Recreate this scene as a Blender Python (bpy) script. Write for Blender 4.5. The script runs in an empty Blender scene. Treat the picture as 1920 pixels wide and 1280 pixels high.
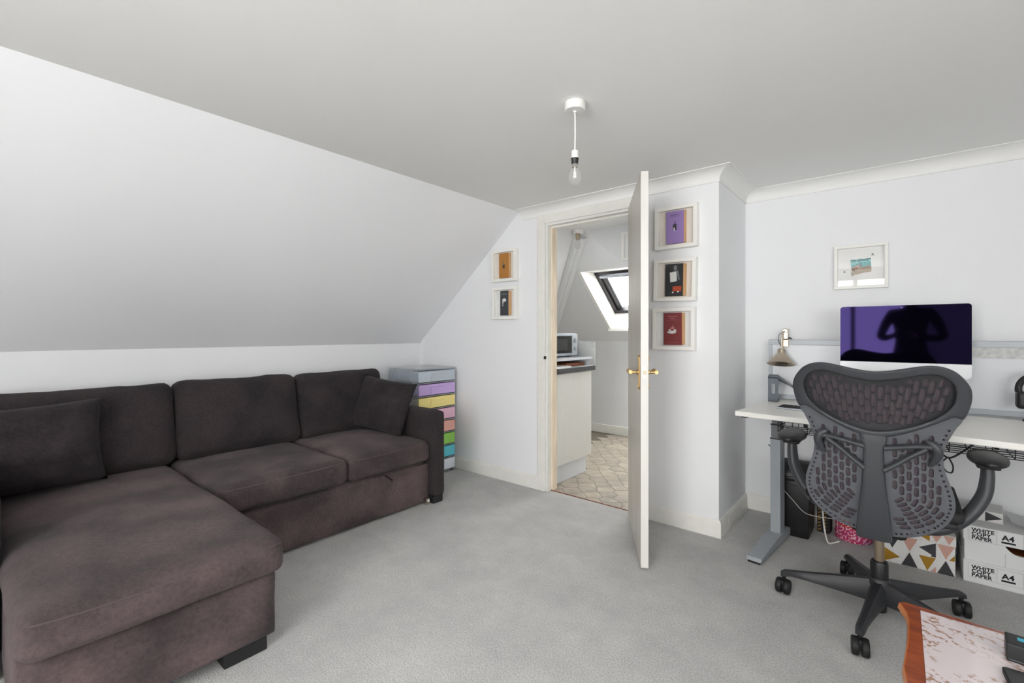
import bpy, bmesh, math, random
from mathutils import Vector, Matrix, noise
R = math.radians
C = bpy.context.scene.collection

# ------------------------------------------------------------------ camera, sky, exposure
sc = bpy.context.scene
FPX, TH, HY, CAMZ = 867.41, 0.6948, 624.63, 1.1832
cam_d = bpy.data.cameras.new('camera'); cam = bpy.data.objects.new('camera', cam_d); C.objects.link(cam)
cam_d.sensor_fit = 'HORIZONTAL'; cam_d.sensor_width = 36.0
cam_d.lens = 36.0 * FPX / 1920.0
cam_d.shift_y = (HY - 640.0) / 1920.0
cam_d.clip_start = 0.02
cam.location = (0, 0, CAMZ); cam.rotation_euler = (R(90), 0, TH)
sc.camera = cam

world = bpy.data.worlds.new('sky'); sc.world = world; world.use_nodes = True
bg = world.node_tree.nodes['Background']
bg.inputs['Color'].default_value = (1.0, 0.995, 0.985, 1)
bg.inputs['Strength'].default_value = 9.0
sc.view_settings.view_transform = 'Standard'; sc.view_settings.look = 'None'
sc.view_settings.gamma = 1.0; sc.view_settings.use_curve_mapping = False
sc.view_settings.exposure = 0.86

def portal(name, loc, rot, sx, sy):
    l = bpy.data.lights.new(name, 'AREA'); l.shape = 'RECTANGLE'; l.size = sx; l.size_y = sy
    l.cycles.is_portal = True
    o = bpy.data.objects.new(name, l); C.objects.link(o); o.location = loc; o.rotation_euler = rot
    return o
# room extents: wide window behind the camera; narrow and right-wall ones added for light
XL, XS, XC, XR = -3.50, -2.282, -0.796, 2.30
YB, D, DA = -1.60, 2.829, 3.44
ZC, ZK = 2.134, 1.089
W1 = (-1.10, 0.14, 0.62, 2.02)        # wide window in the wall behind the camera: x0, x1, z0, z1
W5 = (1.30, 1.75, 0.80, 2.00)        # unseen narrow window added further right in the same wall for light
W4 = (3.60, 3.92, 0.90, 1.40)         # unseen window added to brighten the kitchen: y0, y1, z0, z1
W2 = (-1.45, -0.40, 0.80, 2.00)         # unseen window added in the right wall for more light: y0, y1, z0, z1
portal('daylight_window_1', ((W1[0]+W1[1])/2, YB-0.13, (W1[2]+W1[3])/2), (R(-90), 0, R(180)), W1[1]-W1[0], W1[3]-W1[2])
portal('daylight_added_window_5', ((W5[0]+W5[1])/2, YB-0.13, (W5[2]+W5[3])/2), (R(-90), 0, R(180)), W5[1]-W5[0], W5[3]-W5[2])
portal('daylight_added_window_2', (XR+0.13, (W2[0]+W2[1])/2, (W2[2]+W2[3])/2), (R(90), 0, R(90)), W2[1]-W2[0], W2[3]-W2[2])
portal('daylight_window_3', (-1.88, 4.67, 1.66), (R(180-49.3), 0, 0), 1.1, .56)
portal('daylight_added_window_4', (-.90+.10, (W4[0]+W4[1])/2, (W4[2]+W4[3])/2), (R(90), 0, R(90)), W4[1]-W4[0], W4[3]-W4[2])

# ------------------------------------------------------------------ materials
def lin(c):
    return tuple(((v/255)/12.92 if v/255 <= .04045 else ((v/255+.055)/1.055)**2.4) for v in c)
MATS = {}
def mat(name, col, rough=.5, metal=0., var=0., vscale=6., bump=0., bscale=200., col2=None, spec=.5, detail=4, sheen=0., coat=0., stretch=None):
    m = bpy.data.materials.new(name); m.use_nodes = True; nt = m.node_tree; b = nt.nodes['Principled BSDF']
    c = lin(col); b.inputs['Base Color'].default_value = (*c, 1)
    b.inputs['Roughness'].default_value = rough; b.inputs['Metallic'].default_value = metal
    b.inputs['Specular IOR Level'].default_value = spec
    if sheen: b.inputs['Sheen Weight'].default_value = sheen; b.inputs['Sheen Roughness'].default_value = .5
    if coat: b.inputs['Coat Weight'].default_value = coat; b.inputs['Coat Roughness'].default_value = .06
    tc = nt.nodes.new('ShaderNodeTexCoord'); src = tc.outputs['Object']
    if stretch:
        mp = nt.nodes.new('ShaderNodeMapping'); mp.inputs['Scale'].default_value = stretch
        nt.links.new(src, mp.inputs['Vector']); src = mp.outputs['Vector']
    if var or col2:
        n = nt.nodes.new('ShaderNodeTexNoise'); n.inputs['Scale'].default_value = vscale; n.inputs['Detail'].default_value = detail
        nt.links.new(src, n.inputs['Vector'])
        r = nt.nodes.new('ShaderNodeValToRGB'); r.color_ramp.elements[0].position = .35; r.color_ramp.elements[1].position = .65
        a = c if col2 else tuple(v*(1-var) for v in c)
        z = lin(col2) if col2 else tuple(min(1, v*(1+var)) for v in c)
        r.color_ramp.elements[0].color = (*a, 1); r.color_ramp.elements[1].color = (*z, 1)
        nt.links.new(n.outputs['Fac'], r.inputs['Fac']); nt.links.new(r.outputs['Color'], b.inputs['Base Color'])
    if bump:
        n2 = nt.nodes.new('ShaderNodeTexNoise'); n2.inputs['Scale'].default_value = bscale; n2.inputs['Detail'].default_value = 3
        nt.links.new(src, n2.inputs['Vector'])
        bp = nt.nodes.new('ShaderNodeBump'); bp.inputs['Strength'].default_value = bump; bp.inputs['Distance'].default_value = .004
        nt.links.new(n2.outputs['Fac'], bp.inputs['Height']); nt.links.new(bp.outputs['Normal'], b.inputs['Normal'])
    MATS[name] = m
    return m
def clear_mat(name, tint=(1,1,1), refl=1.0, rough=.0, body=0., bodycol=(200,205,210)):
    """thin clear sheet: light passes straight through, the surface mirrors by Fresnel, 'body' adds milky plastic"""
    m = bpy.data.materials.new(name); m.use_nodes = True; nt = m.node_tree; nt.nodes.clear()
    out = nt.nodes.new('ShaderNodeOutputMaterial'); tr = nt.nodes.new('ShaderNodeBsdfTransparent'); tr.inputs['Color'].default_value = (*tint, 1)
    gl = nt.nodes.new('ShaderNodeBsdfGlossy'); gl.inputs['Roughness'].default_value = rough
    lw = nt.nodes.new('ShaderNodeLayerWeight'); lw.inputs['Blend'].default_value = .5
    pw = nt.nodes.new('ShaderNodeMath'); pw.operation = 'POWER'; pw.inputs[1].default_value = 5; nt.links.new(lw.outputs['Facing'], pw.inputs[0])
    fr = nt.nodes.new('ShaderNodeMath'); fr.operation = 'MULTIPLY_ADD'; fr.inputs[1].default_value = .9; fr.inputs[2].default_value = .04*refl
    nt.links.new(pw.outputs[0], fr.inputs[0])
    mx = nt.nodes.new('ShaderNodeMixShader'); nt.links.new(fr.outputs[0], mx.inputs[0])
    base = tr.outputs[0]
    if body:
        df = nt.nodes.new('ShaderNodeBsdfDiffuse'); df.inputs['Color'].default_value = (*lin(bodycol), 1)
        m2 = nt.nodes.new('ShaderNodeMixShader'); m2.inputs[0].default_value = body
        nt.links.new(tr.outputs[0], m2.inputs[1]); nt.links.new(df.outputs[0], m2.inputs[2]); base = m2.outputs[0]
    nt.links.new(base, mx.inputs[1]); nt.links.new(gl.outputs[0], mx.inputs[2]); nt.links.new(mx.outputs[0], out.inputs['Surface'])
    MATS[name] = m
    return m

mat('wall_paint', (240,241,243), .85, bump=.04, bscale=60)
mat('ceiling_paint', (241,241,239), .9, bump=.04, bscale=60)
mat('trim_paint', (236,235,229), .45, var=.02, vscale=20)
mat('coving_paint', (240,240,238), .7)
mat('bare_wood', (234,218,194), .6, var=.12, vscale=4, stretch=(8,8,1))
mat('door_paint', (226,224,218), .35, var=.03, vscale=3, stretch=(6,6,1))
mat('door_face_shaded', (206,201,192), .3, col2=(190,184,174), vscale=2.5, stretch=(7,7,.6))  # tan grain, with the dimness of the leaf faces put into the colour
mat('kitchen_wall', (228,229,230), .85, bump=.08, bscale=90)
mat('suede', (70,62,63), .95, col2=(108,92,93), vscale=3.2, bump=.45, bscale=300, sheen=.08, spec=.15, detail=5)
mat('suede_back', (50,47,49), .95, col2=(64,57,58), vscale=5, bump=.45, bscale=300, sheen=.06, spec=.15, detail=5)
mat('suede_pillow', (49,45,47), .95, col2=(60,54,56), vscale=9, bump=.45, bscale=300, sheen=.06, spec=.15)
mat('black_plastic', (22,22,24), .42)
mat('black_matte', (26,26,28), .7)
mat('graphite', (58,60,64), .42, bump=.03, bscale=500)
mat('graphite_dark', (42,43,46), .45)
mat('graphite_light', (92,94,99), .26, bump=.03, bscale=500)
mat('chair_fabric', (92,83,88), .9, col2=(66,59,64), vscale=90, stretch=(6,1,.3))
mat('rubber', (16,16,17), .55)
mat('chrome', (210,205,198), .18, metal=1)
mat('steel_warm', (176,160,140), .3, metal=1)
mat('brass', (205,172,118), .28, metal=1)
mat('brushed_nickel', (196,182,164), .3, metal=1)
mat('silver_paint', (160,166,171), .45, metal=.1)
mat('silver_paint_dark', (118,121,124), .45, metal=.1)
mat('alu_rail', (168,172,177), .4, metal=.2)
mat('blue_steel', (74,80,88), .35, metal=.35)
mat('desk_white', (246,244,239), .4, spec=.4)
mat('board_white', (222,225,229), .3)
mat('frame_white', (243,242,237), .45)
mat('mount_cream', (238,230,220), .9)
mat('mount_white', (240,240,238), .9)
mat('page_edge', (214,170,120), .8, var=.08, vscale=60, stretch=(1,1,.1))
mat('imac_alu', (214,216,218), .35, metal=.35)
mat('white_plastic', (236,235,232), .4)
mat('bulb_black', (30,32,34), .4)
mat('marble', (206,208,206), .3, col2=(184,186,184), vscale=9, detail=8)
mat('worktop_edge', (66,66,68), .5)
mat('cabinet_white', (220,219,213), .45, var=.02, vscale=8, stretch=(6,6,1))
mat('micro_silver', (186,193,201), .4, metal=.2)
mat('micro_black', (14,14,16), .25)
mat('micro_window', (52,52,54), .3)
mat('skylight_frame', (38,36,40), .4)
mat('tin_white_cardboard', (226,227,227), .8)
mat('print_black', (18,18,20), .8)
mat('print_grey', (150,150,152), .8)
mat('gold_print', (166,124,30), .5, metal=.2)
mat('rose_print', (203,158,144), .8)
mat('charcoal_print', (62,62,66), .8)
mat('speckle_white', (226,226,224), .8)
mat('wood_orange', (163,76,26), .32, col2=(122,48,16), vscale=3, stretch=(3,14,14), coat=.5)
mat('wood_edge', (196,110,40), .3, var=.1, vscale=10, coat=.4)
mat('grout', (120,112,98), .9)
mat('cable_white', (222,220,214), .5)
mat('sticker_blue', (54,170,196), .4)
mat('sticker_white', (205,220,222), .4)
mat('wood_tray', (120,66,36), .5, var=.15, vscale=10)
mat('kitchen_tile', (190,180,165), .4, col2=(162,152,138), vscale=7, detail=8)
mat('kitchen_tile_b', (186,177,163), .4, col2=(156,148,136), vscale=9, detail=8)
mat('kitchen_tile_c', (196,186,170), .4, col2=(170,160,144), vscale=6, detail=8)
clear_mat('picture_glass', refl=.7)
clear_mat('window_glass', refl=.8)
clear_mat('bulb_glass', refl=1.0, body=.08, bodycol=(235,240,240))
clear_mat('clear_plastic', tint=(.93,.95,.97), refl=.8, rough=.15, body=.30, bodycol=(215,220,226))
clear_mat('clear_sleeve', refl=.8, rough=.1, body=.4, bodycol=(190,192,190))
def carpet_mat():
    m = mat('carpet', (178,177,176), .98, bump=0)
    nt = m.node_tree; b = nt.nodes['Principled BSDF']; tc = [n for n in nt.nodes if n.type == 'TEX_COORD'][0]
    n1 = nt.nodes.new('ShaderNodeTexNoise'); n1.inputs['Scale'].default_value = 3.2; n1.inputs['Detail'].default_value = 9
    n1.inputs['Roughness'].default_value = .74
    n2 = nt.nodes.new('ShaderNodeTexNoise'); n2.inputs['Scale'].default_value = 170; n2.inputs['Detail'].default_value = 4
    for n in (n1, n2): nt.links.new(tc.outputs['Object'], n.inputs['Vector'])
    r1 = nt.nodes.new('ShaderNodeValToRGB'); r1.color_ramp.elements[0].position = .3; r1.color_ramp.elements[1].position = .68
    r1.color_ramp.elements[0].color = (*lin((196,196,196)), 1); r1.color_ramp.elements[1].color = (*lin((222,221,219)), 1)
    r2 = nt.nodes.new('ShaderNodeValToRGB'); r2.color_ramp.elements[0].position = .3; r2.color_ramp.elements[1].position = .7
    r2.color_ramp.elements[0].color = (.64,.64,.64,1); r2.color_ramp.elements[1].color = (1,1,1,1)
    mx = nt.nodes.new('ShaderNodeMix'); mx.data_type = 'RGBA'; mx.blend_type = 'MULTIPLY'; mx.inputs[0].default_value = 1
    nt.links.new(n1.outputs['Fac'], r1.inputs['Fac']); nt.links.new(n2.outputs['Fac'], r2.inputs['Fac'])
    nt.links.new(r1.outputs['Color'], mx.inputs[6]); nt.links.new(r2.outputs['Color'], mx.inputs[7])
    nt.links.new(mx.outputs[2], b.inputs['Base Color'])
    bp = nt.nodes.new('ShaderNodeBump'); bp.inputs['Strength'].default_value = .5; bp.inputs['Distance'].default_value = .006
    nt.links.new(n2.outputs['Fac'], bp.inputs['Height']); nt.links.new(bp.outputs['Normal'], b.inputs['Normal'])
    b.inputs['Specular IOR Level'].default_value = .1
carpet_mat()
def screen_mat():
    m = mat('screen_glass', (5,4,12), .04, spec=.5)
    b = m.node_tree.nodes['Principled BSDF']
    b.inputs['Specular Tint'].default_value = (.34, .24, .9, 1)
    b.inputs['Specular IOR Level'].default_value = .22
screen_mat()
def toile_mat():
    """pale pink paper printed with brown foliage"""
    m = mat('toile_print', (224,211,214), .25, coat=.6)
    nt = m.node_tree; b = nt.nodes['Principled BSDF']; tc = [n for n in nt.nodes if n.type == 'TEX_COORD'][0]
    w = nt.nodes.new('ShaderNodeTexWave'); w.wave_type = 'BANDS'; w.bands_direction = 'DIAGONAL'
    w.inputs['Scale'].default_value = 13; w.inputs['Distortion'].default_value = 9; w.inputs['Detail'].default_value = 3; w.inputs['Detail Scale'].default_value = 2.2
    n = nt.nodes.new('ShaderNodeTexNoise'); n.inputs['Scale'].default_value = 8; n.inputs['Detail'].default_value = 2
    f = nt.nodes.new('ShaderNodeTexNoise'); f.inputs['Scale'].default_value = 130; f.inputs['Detail'].default_value = 3
    for q in (w, n, f): nt.links.new(tc.outputs['Object'], q.inputs['Vector'])
    r1 = nt.nodes.new('ShaderNodeValToRGB'); r1.color_ramp.elements[0].position = .48; r1.color_ramp.elements[1].position = .75
    r2 = nt.nodes.new('ShaderNodeValToRGB'); r2.color_ramp.elements[0].position = .40; r2.color_ramp.elements[1].position = .50
    r3 = nt.nodes.new('ShaderNodeValToRGB'); r3.color_ramp.elements[0].position = .42; r3.color_ramp.elements[1].position = .56
    nt.links.new(w.outputs['Fac'], r1.inputs['Fac']); nt.links.new(n.outputs['Fac'], r2.inputs['Fac']); nt.links.new(f.outputs['Fac'], r3.inputs['Fac'])
    a = nt.nodes.new('ShaderNodeMath'); a.operation = 'MULTIPLY'; nt.links.new(r1.outputs['Color'], a.inputs[0]); nt.links.new(r2.outputs['Color'], a.inputs[1])
    a2 = nt.nodes.new('ShaderNodeMath'); a2.operation = 'MULTIPLY'; nt.links.new(a.outputs[0], a2.inputs[0]); nt.links.new(r3.outputs['Color'], a2.inputs[1])
    mx = nt.nodes.new('ShaderNodeMix'); mx.data_type = 'RGBA'
    mx.inputs[6].default_value = (*lin((226,214,216)), 1); mx.inputs[7].default_value = (*lin((172,136,116)), 1)
    nt.links.new(a2.outputs[0], mx.inputs[0]); nt.links.new(mx.outputs[2], b.inputs['Base Color'])
toile_mat()
def floral_mat():
    """magenta and red starburst flowers on white"""
    m = mat('floral_print', (230,215,215), .5)
    nt = m.node_tree; b = nt.nodes['Principled BSDF']; tc = [n for n in nt.nodes if n.type == 'TEX_COORD'][0]
    v = nt.nodes.new('ShaderNodeTexVoronoi'); v.inputs['Scale'].default_value = 14
    w = nt.nodes.new('ShaderNodeTexVoronoi'); w.inputs['Scale'].default_value = 95
    for q in (v, w): nt.links.new(tc.outputs['Object'], q.inputs['Vector'])
    r = nt.nodes.new('ShaderNodeValToRGB'); r.color_ramp.interpolation = 'CONSTANT'
    e = r.color_ramp.elements; e[0].position = 0; e[0].color = (*lin((176,36,96)), 1); e[1].position = .45; e[1].color = (*lin((184,30,48)), 1)
    k = e.new(.75); k.color = (*lin((150,52,130)), 1)
    sep = nt.nodes.new('ShaderNodeSeparateColor'); nt.links.new(v.outputs['Color'], sep.inputs[0]); nt.links.new(sep.outputs[0], r.inputs['Fac'])
    r2 = nt.nodes.new('ShaderNodeValToRGB'); r2.color_ramp.elements[0].position = .52; r2.color_ramp.elements[1].position = .7
    nt.links.new(w.outputs['Distance'], r2.inputs['Fac'])
    mx = nt.nodes.new('ShaderNodeMix'); mx.data_type = 'RGBA'; mx.inputs[7].default_value = (*lin((232,190,196)), 1)
    nt.links.new(r.outputs['Color'], mx.inputs[6]); nt.links.new(r2.outputs['Color'], mx.inputs[0]); nt.links.new(mx.outputs[2], b.inputs['Base Color'])
floral_mat()
def mosaic_mat():
    m = mat('mosaic_art', (60,150,150), .5)
    nt = m.node_tree; b = nt.nodes['Principled BSDF']; tc = [n for n in nt.nodes if n.type == 'TEX_COORD'][0]
    sx = nt.nodes.new('ShaderNodeSeparateXYZ'); nt.links.new(tc.outputs['Object'], sx.inputs[0])
    n = nt.nodes.new('ShaderNodeTexNoise'); n.inputs['Scale'].default_value = 60; n.inputs['Detail'].default_value = 5
    nt.links.new(tc.outputs['Object'], n.inputs['Vector'])
    a = nt.nodes.new('ShaderNodeMath'); a.operation = 'MULTIPLY_ADD'; a.inputs[1].default_value = 11.0; a.inputs[2].default_value = .5
    nt.links.new(sx.outputs['Z'], a.inputs[0])
    a2 = nt.nodes.new('ShaderNodeMath'); a2.operation = 'MULTIPLY_ADD'; a2.inputs[1].default_value = .9; nt.links.new(n.outputs['Fac'], a2.inputs[0])
    a3 = nt.nodes.new('ShaderNodeMath'); a3.operation = 'SUBTRACT'; a3.inputs[1].default_value = .45
    nt.links.new(a.outputs[0], a2.inputs[2]); nt.links.new(a2.outputs[0], a3.inputs[0])
    r = nt.nodes.new('ShaderNodeValToRGB'); e = r.color_ramp.elements
    e[0].position = .1; e[0].color = (*lin((176,164,148)), 1); e[1].position = .95; e[1].color = (*lin((60,130,130)), 1)
    for p, c in ((.3,(196,176,152)), (.38,(70,58,54)), (.48,(214,176,150)), (.56,(84,104,112)), (.68,(64,168,170)), (.8,(150,205,206))):
        k = e.new(p); k.color = (*lin(c), 1)
    nt.links.new(a3.outputs[0], r.inputs['Fac']); nt.links.new(r.outputs['Color'], b.inputs['Base Color'])
mosaic_mat()
def add_grain(name, scale, lo):
    nt = MATS[name].node_tree; b = nt.nodes['Principled BSDF']; l = b.inputs['Base Color'].links[0].from_socket
    tc = [n for n in nt.nodes if n.type == 'TEX_COORD'][0]
    n = nt.nodes.new('ShaderNodeTexNoise'); n.inputs['Scale'].default_value = scale; n.inputs['Detail'].default_value = 5; n.inputs['Roughness'].default_value = .7
    nt.links.new(tc.outputs['Object'], n.inputs['Vector'])
    r = nt.nodes.new('ShaderNodeValToRGB'); r.color_ramp.elements[0].position = .32; r.color_ramp.elements[1].position = .68
    r.color_ramp.elements[0].color = (lo, lo, lo, 1); r.color_ramp.elements[1].color = (1.12, 1.12, 1.12, 1); nt.links.new(n.outputs['Fac'], r.inputs['Fac'])
    mx = nt.nodes.new('ShaderNodeMix'); mx.data_type = 'RGBA'; mx.blend_type = 'MULTIPLY'; mx.inputs[0].default_value = 1
    nt.links.new(l, mx.inputs[6]); nt.links.new(r.outputs['Color'], mx.inputs[7]); nt.links.new(mx.outputs[2], b.inputs['Base Color'])
for n_ in ('suede', 'suede_back', 'suede_pillow'): add_grain(n_, 75, .72)
def M(n): return MATS[n]

# ------------------------------------------------------------------ mesh helpers
def new(): return bmesh.new()
def obj(name, bm, m, parent=None, smooth=False, loc=None):
    bmesh.ops.recalc_face_normals(bm, faces=bm.faces[:])
    me = bpy.data.meshes.new(name); bm.to_mesh(me); bm.free()
    for q in (m if isinstance(m, (list, tuple)) else [m]): me.materials.append(M(q))
    if smooth:
        for p in me.polygons: p.use_smooth = True
        if smooth is not True: me.set_sharp_from_angle(angle=R(smooth))
    o = bpy.data.objects.new(name, me); C.objects.link(o)
    if parent: o.parent = parent
    if loc: o.location = loc
    return o
def tag(o, label, cat, group=None, kind=None):
    o['label'] = label; o['category'] = cat
    if group: o['group'] = group
    if kind: o['kind'] = kind
    return o
def thing(name, label, cat, loc=(0,0,0), rz=0, group=None, kind=None):
    o = bpy.data.objects.new(name, None); C.objects.link(o); o.empty_display_size = .05
    o.location = loc; o.rotation_euler = (0, 0, rz)
    return tag(o, label, cat, group, kind)
def box(bm, x0, x1, y0, y1, z0, z1, bev=0., seg=2):
    r = bmesh.ops.create_cube(bm, size=1); vs = r['verts']
    for v in vs: v.co = Vector((x0 + (v.co.x+.5)*(x1-x0), y0 + (v.co.y+.5)*(y1-y0), z0 + (v.co.z+.5)*(z1-z0)))
    if bev:
        es = list({e for v in vs for e in v.link_edges})
        bmesh.ops.bevel(bm, geom=es, offset=bev, segments=seg, affect='EDGES', profile=.5)
    return bm
def bx(*a, **k): return box(new(), *a, **k)
def poly_slab(bm, pts, vec):
    """extrude polygon pts (3-D) along vec"""
    a = [bm.verts.new(p) for p in pts]; b = [bm.verts.new(Vector(p)+Vector(vec)) for p in pts]
    bm.faces.new(a); bm.faces.new(b[::-1]); n = len(pts)
    for i in range(n): bm.faces.new((a[i], b[i], b[(i+1) % n], a[(i+1) % n]))
    return bm
def cyl(bm, p0, p1, r0, r1=None, seg=20, caps=True):
    r1 = r0 if r1 is None else r1
    p0, p1 = Vector(p0), Vector(p1); d = (p1-p0).normalized()
    u = d.orthogonal().normalized(); w = d.cross(u)
    A = [bm.verts.new(p0 + (u*math.cos(t)+w*math.sin(t))*r0) for t in [2*math.pi*i/seg for i in range(seg)]]
    B = [bm.verts.new(p1 + (u*math.cos(t)+w*math.sin(t))*r1) for t in [2*math.pi*i/seg for i in range(seg)]]
    for i in range(seg): bm.faces.new((A[i], A[(i+1) % seg], B[(i+1) % seg], B[i]))
    if caps: bm.faces.new(A[::-1]); bm.faces.new(B)
    return bm
def lathe(bm, prof, center=(0,0,0), seg=28, axis='Z'):
    rings = []
    for r, z in prof:
        ring = []
        for i in range(seg):
            t = 2*math.pi*i/seg; p = (r*math.cos(t), r*math.sin(t), z)
            if axis == 'X': p = (z, r*math.cos(t), r*math.sin(t))
            if axis == 'Y': p = (r*math.cos(t), z, r*math.sin(t))
            ring.append(bm.verts.new(Vector(p)+Vector(center)))
        rings.append(ring)
    for a, b in zip(rings, rings[1:]):
        for i in range(seg): bm.faces.new((a[i], a[(i+1) % seg], b[(i+1) % seg], b[i]))
    bm.faces.new(rings[0][::-1]); bm.faces.new(rings[-1])
    return bm
def spline(pts, n=8):
    P = [Vector(p) for p in pts]; out = []
    for i in range(len(P)-1):
        a, b, c, d = P[max(i-1,0)], P[i], P[i+1], P[min(i+2,len(P)-1)]
        for k in range(n):
            t = k/n; out.append(.5*((2*b) + (c-a)*t + (2*a-5*b+4*c-d)*t*t + (3*b-a-3*c+d)*t**3))
    out.append(P[-1]); return out
def tube(bm, pts, r, seg=8, rx=None, radii=None, up=(0,0,1)):
    """sweep an ellipse along pts; radii: list of (a, b) per point"""
    P = [Vector(p) for p in pts]; rings = []; upv = Vector(up); prev = None
    for i, p in enumerate(P):
        d = (P[min(i+1,len(P)-1)] - P[max(i-1,0)]).normalized()
        u = d.cross(upv)
        if u.length < 1e-3: u = prev if prev is not None else d.orthogonal()
        u.normalize(); w = u.cross(d).normalized(); prev = u
        a, b = radii[i] if radii else (r, rx or r)
        rings.append([bm.verts.new(p + u*math.cos(2*math.pi*k/seg)*a + w*math.sin(2*math.pi*k/seg)*b) for k in range(seg)])
    for A, B in zip(rings, rings[1:]):
        for i in range(seg): bm.faces.new((A[i], A[(i+1) % seg], B[(i+1) % seg], B[i]))
    bm.faces.new(rings[0][::-1]); bm.faces.new(rings[-1])
    return bm
def soft_box(c, h, r, n=14, top=0., front=0., wr=0., wscale=6., seed=0, side=0.):
    """cushion: rounded box of half sizes h round c; top/front/side = how far those faces swell, wr = wrinkles"""
    bm = new(); bmesh.ops.create_cube(bm, size=2)
    bmesh.ops.subdivide_edges(bm, edges=bm.edges[:], cuts=n, use_grid_fill=True)
    for v in bm.verts:
        a = v.co.copy()
        q = Vector((a.x*h[0], a.y*h[1], a.z*h[2])); inn = Vector(tuple(max(-(h[i]-r), min(h[i]-r, q[i])) for i in range(3)))
        d = q-inn
        if d.length > 1e-6:
            # keep the grid spread over the rounding
            d = d.normalized()*r
        p = inn+d
        if top: p.z += top*(1-a.x**2)*(1-a.y**2)*(1 if a.z > 0 else -.0)*max(0, a.z)
        if front: p.x += front*(1-a.y**4)*(1-a.z**4)*a.x
        if side: p.y += side*(1-a.x**2)*(1-a.z**2)*a.y
        p += Vector(c)
        if wr:
            s = Vector((p.x*wscale+seed, p.y*wscale, p.z*wscale))
            p += Vector((noise.noise(s), noise.noise(s+Vector((31,7,3))), noise.noise(s+Vector((5,77,13)))))*wr
            s2 = s*3.1+Vector((9, 4, 2)); p += Vector((noise.noise(s2), noise.noise(s2+Vector((3,70,3))), noise.noise(s2+Vector((50,7,1)))))*wr*.32
        v.co = p
    return bm
def pillow(sx, sz, th, n=22, seed=0, wr=.006):
    """throw pillow in local x (width) / z (height), thickness along y, pinched corners"""
    bm = new(); G = []
    for s in (1, -1):
        g = []
        for j in range(n+1):
            row = []
            for i in range(n+1):
                a, b = -1+2*i/n, -1+2*j/n
                t = th*((1-a**4)*(1-b**4))**.5*(.85+.15*(1-a*a)*(1-b*b))
                px = a*sx*(1-.07*(1-b*b)**1 * abs(a)**3); pz = b*sz*(1-.07*(1-a*a)*abs(b)**3)
                w = noise.noise(Vector((a*2.2+seed, b*2.2, s)))*wr*2.2*min(1, 4*(1-max(abs(a),abs(b)))) + noise.noise(Vector((a*5+seed, b*3, s*2)))*wr*min(1, 4*(1-max(abs(a),abs(b))))
                row.append(bm.verts.new((px, s*t + s*w, pz)))
            g.append(row)
        G.append(g)
        for j in range(n):
            for i in range(n): bm.faces.new((g[j][i], g[j][i+1], g[j+1][i+1], g[j+1][i]))
    bmesh.ops.remove_doubles(bm, verts=bm.verts[:], dist=1e-5)
    return bm
def xform(bm, mtx): bmesh.ops.transform(bm, matrix=mtx, verts=bm.verts[:]); return bm
def text_mesh(name, body, size, m, parent, mtx, thick=.0004, bold=0., align='LEFT', spacing=1.0):
    cu = bpy.data.curves.new(name, 'FONT'); cu.body = body; cu.size = size; cu.extrude = thick; cu.offset = bold
    cu.align_x = align; cu.resolution_u = 3; cu.space_character = spacing; cu.space_line = .78
    t = bpy.data.objects.new('tmp', cu); C.objects.link(t)
    dg = bpy.context.evaluated_depsgraph_get(); me = bpy.data.meshes.new_from_object(t.evaluated_get(dg)); me.name = name
    bpy.data.objects.remove(t); bpy.data.curves.remove(cu)
    me.transform(mtx); me.materials.clear(); me.materials.append(M(m))
    o = bpy.data.objects.new(name, me); C.objects.link(o); o.parent = parent
    return o
def wall_mtx(x, y, z):      # text standing upright, read from -Y
    return Matrix.Translation((x, y, z)) @ Matrix.Rotation(R(90), 4, 'X')
def struct(name, bm, m, label, cat, parent=None, smooth=False):
    o = obj(name, bm, m, parent, smooth)
    if parent is None: tag(o, label, cat, kind='structure')
    return o

# ------------------------------------------------------------------ room shell
struct('floor', bx(XL-.1, XR+.1, YB-.1, 2.868, -.08, 0), 'carpet', 'light grey carpet covering the floor of the attic room', 'carpet')
bm = bx(XC-.1, XR+.1, 2.869, DA+.1, -.08, 0)
struct('floor_alcove', bm, 'carpet', 'light grey carpet under the desk in the alcove', 'carpet')
struct('ceiling', bx(XS-.02, XR+.1, YB-.1, DA+.1, ZC, ZC+.1), 'ceiling_paint', 'flat pale grey ceiling above the whole room', 'ceiling')
bm = new(); sl = Vector((XS-XL, 0, ZC-ZK)).normalized(); nrm = Vector((-sl.z, 0, sl.x))
poly_slab(bm, [(XL, YB-.1, ZK), (XS, YB-.1, ZC), (XS, D+.05, ZC), (XL, D+.05, ZK)], nrm*.1)
struct('ceiling_slope', bm, 'wall_paint', 'sloping white attic ceiling above the sofa', 'ceiling')
struct('wall_left', bx(XL-.1, XL, YB-.1, D+.1, 0, ZK), 'wall_paint', 'low white knee wall behind the sofa', 'wall')
OX0, OX1, OZ = -2.022, -1.333, 2.0
bm = new(); T = (0, .1, 0)
poly_slab(bm, [(XL, D, 0), (OX0, D, 0), (OX0, D, ZC), (XS, D, ZC), (XL, D, ZK)], T)
poly_slab(bm, [(OX0, D, OZ), (OX1, D, OZ), (OX1, D, ZC), (OX0, D, ZC)], T)
poly_slab(bm, [(OX1, D, 0), (XC, D, 0), (XC, D, ZC), (OX1, D, ZC)], T)
struct('wall_back', bm, 'wall_paint', 'white wall with the doorway and the five small framed books', 'wall')
struct('wall_alcove', bx(XC-.1, XC, D+.1, DA+.1, 0, ZC), 'wall_paint', 'short shaded side wall of the desk alcove', 'wall')
struct('wall_desk', bx(XC, XR+.1, DA, DA+.1, 0, ZC), 'wall_paint', 'white wall behind the desk', 'wall')
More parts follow.
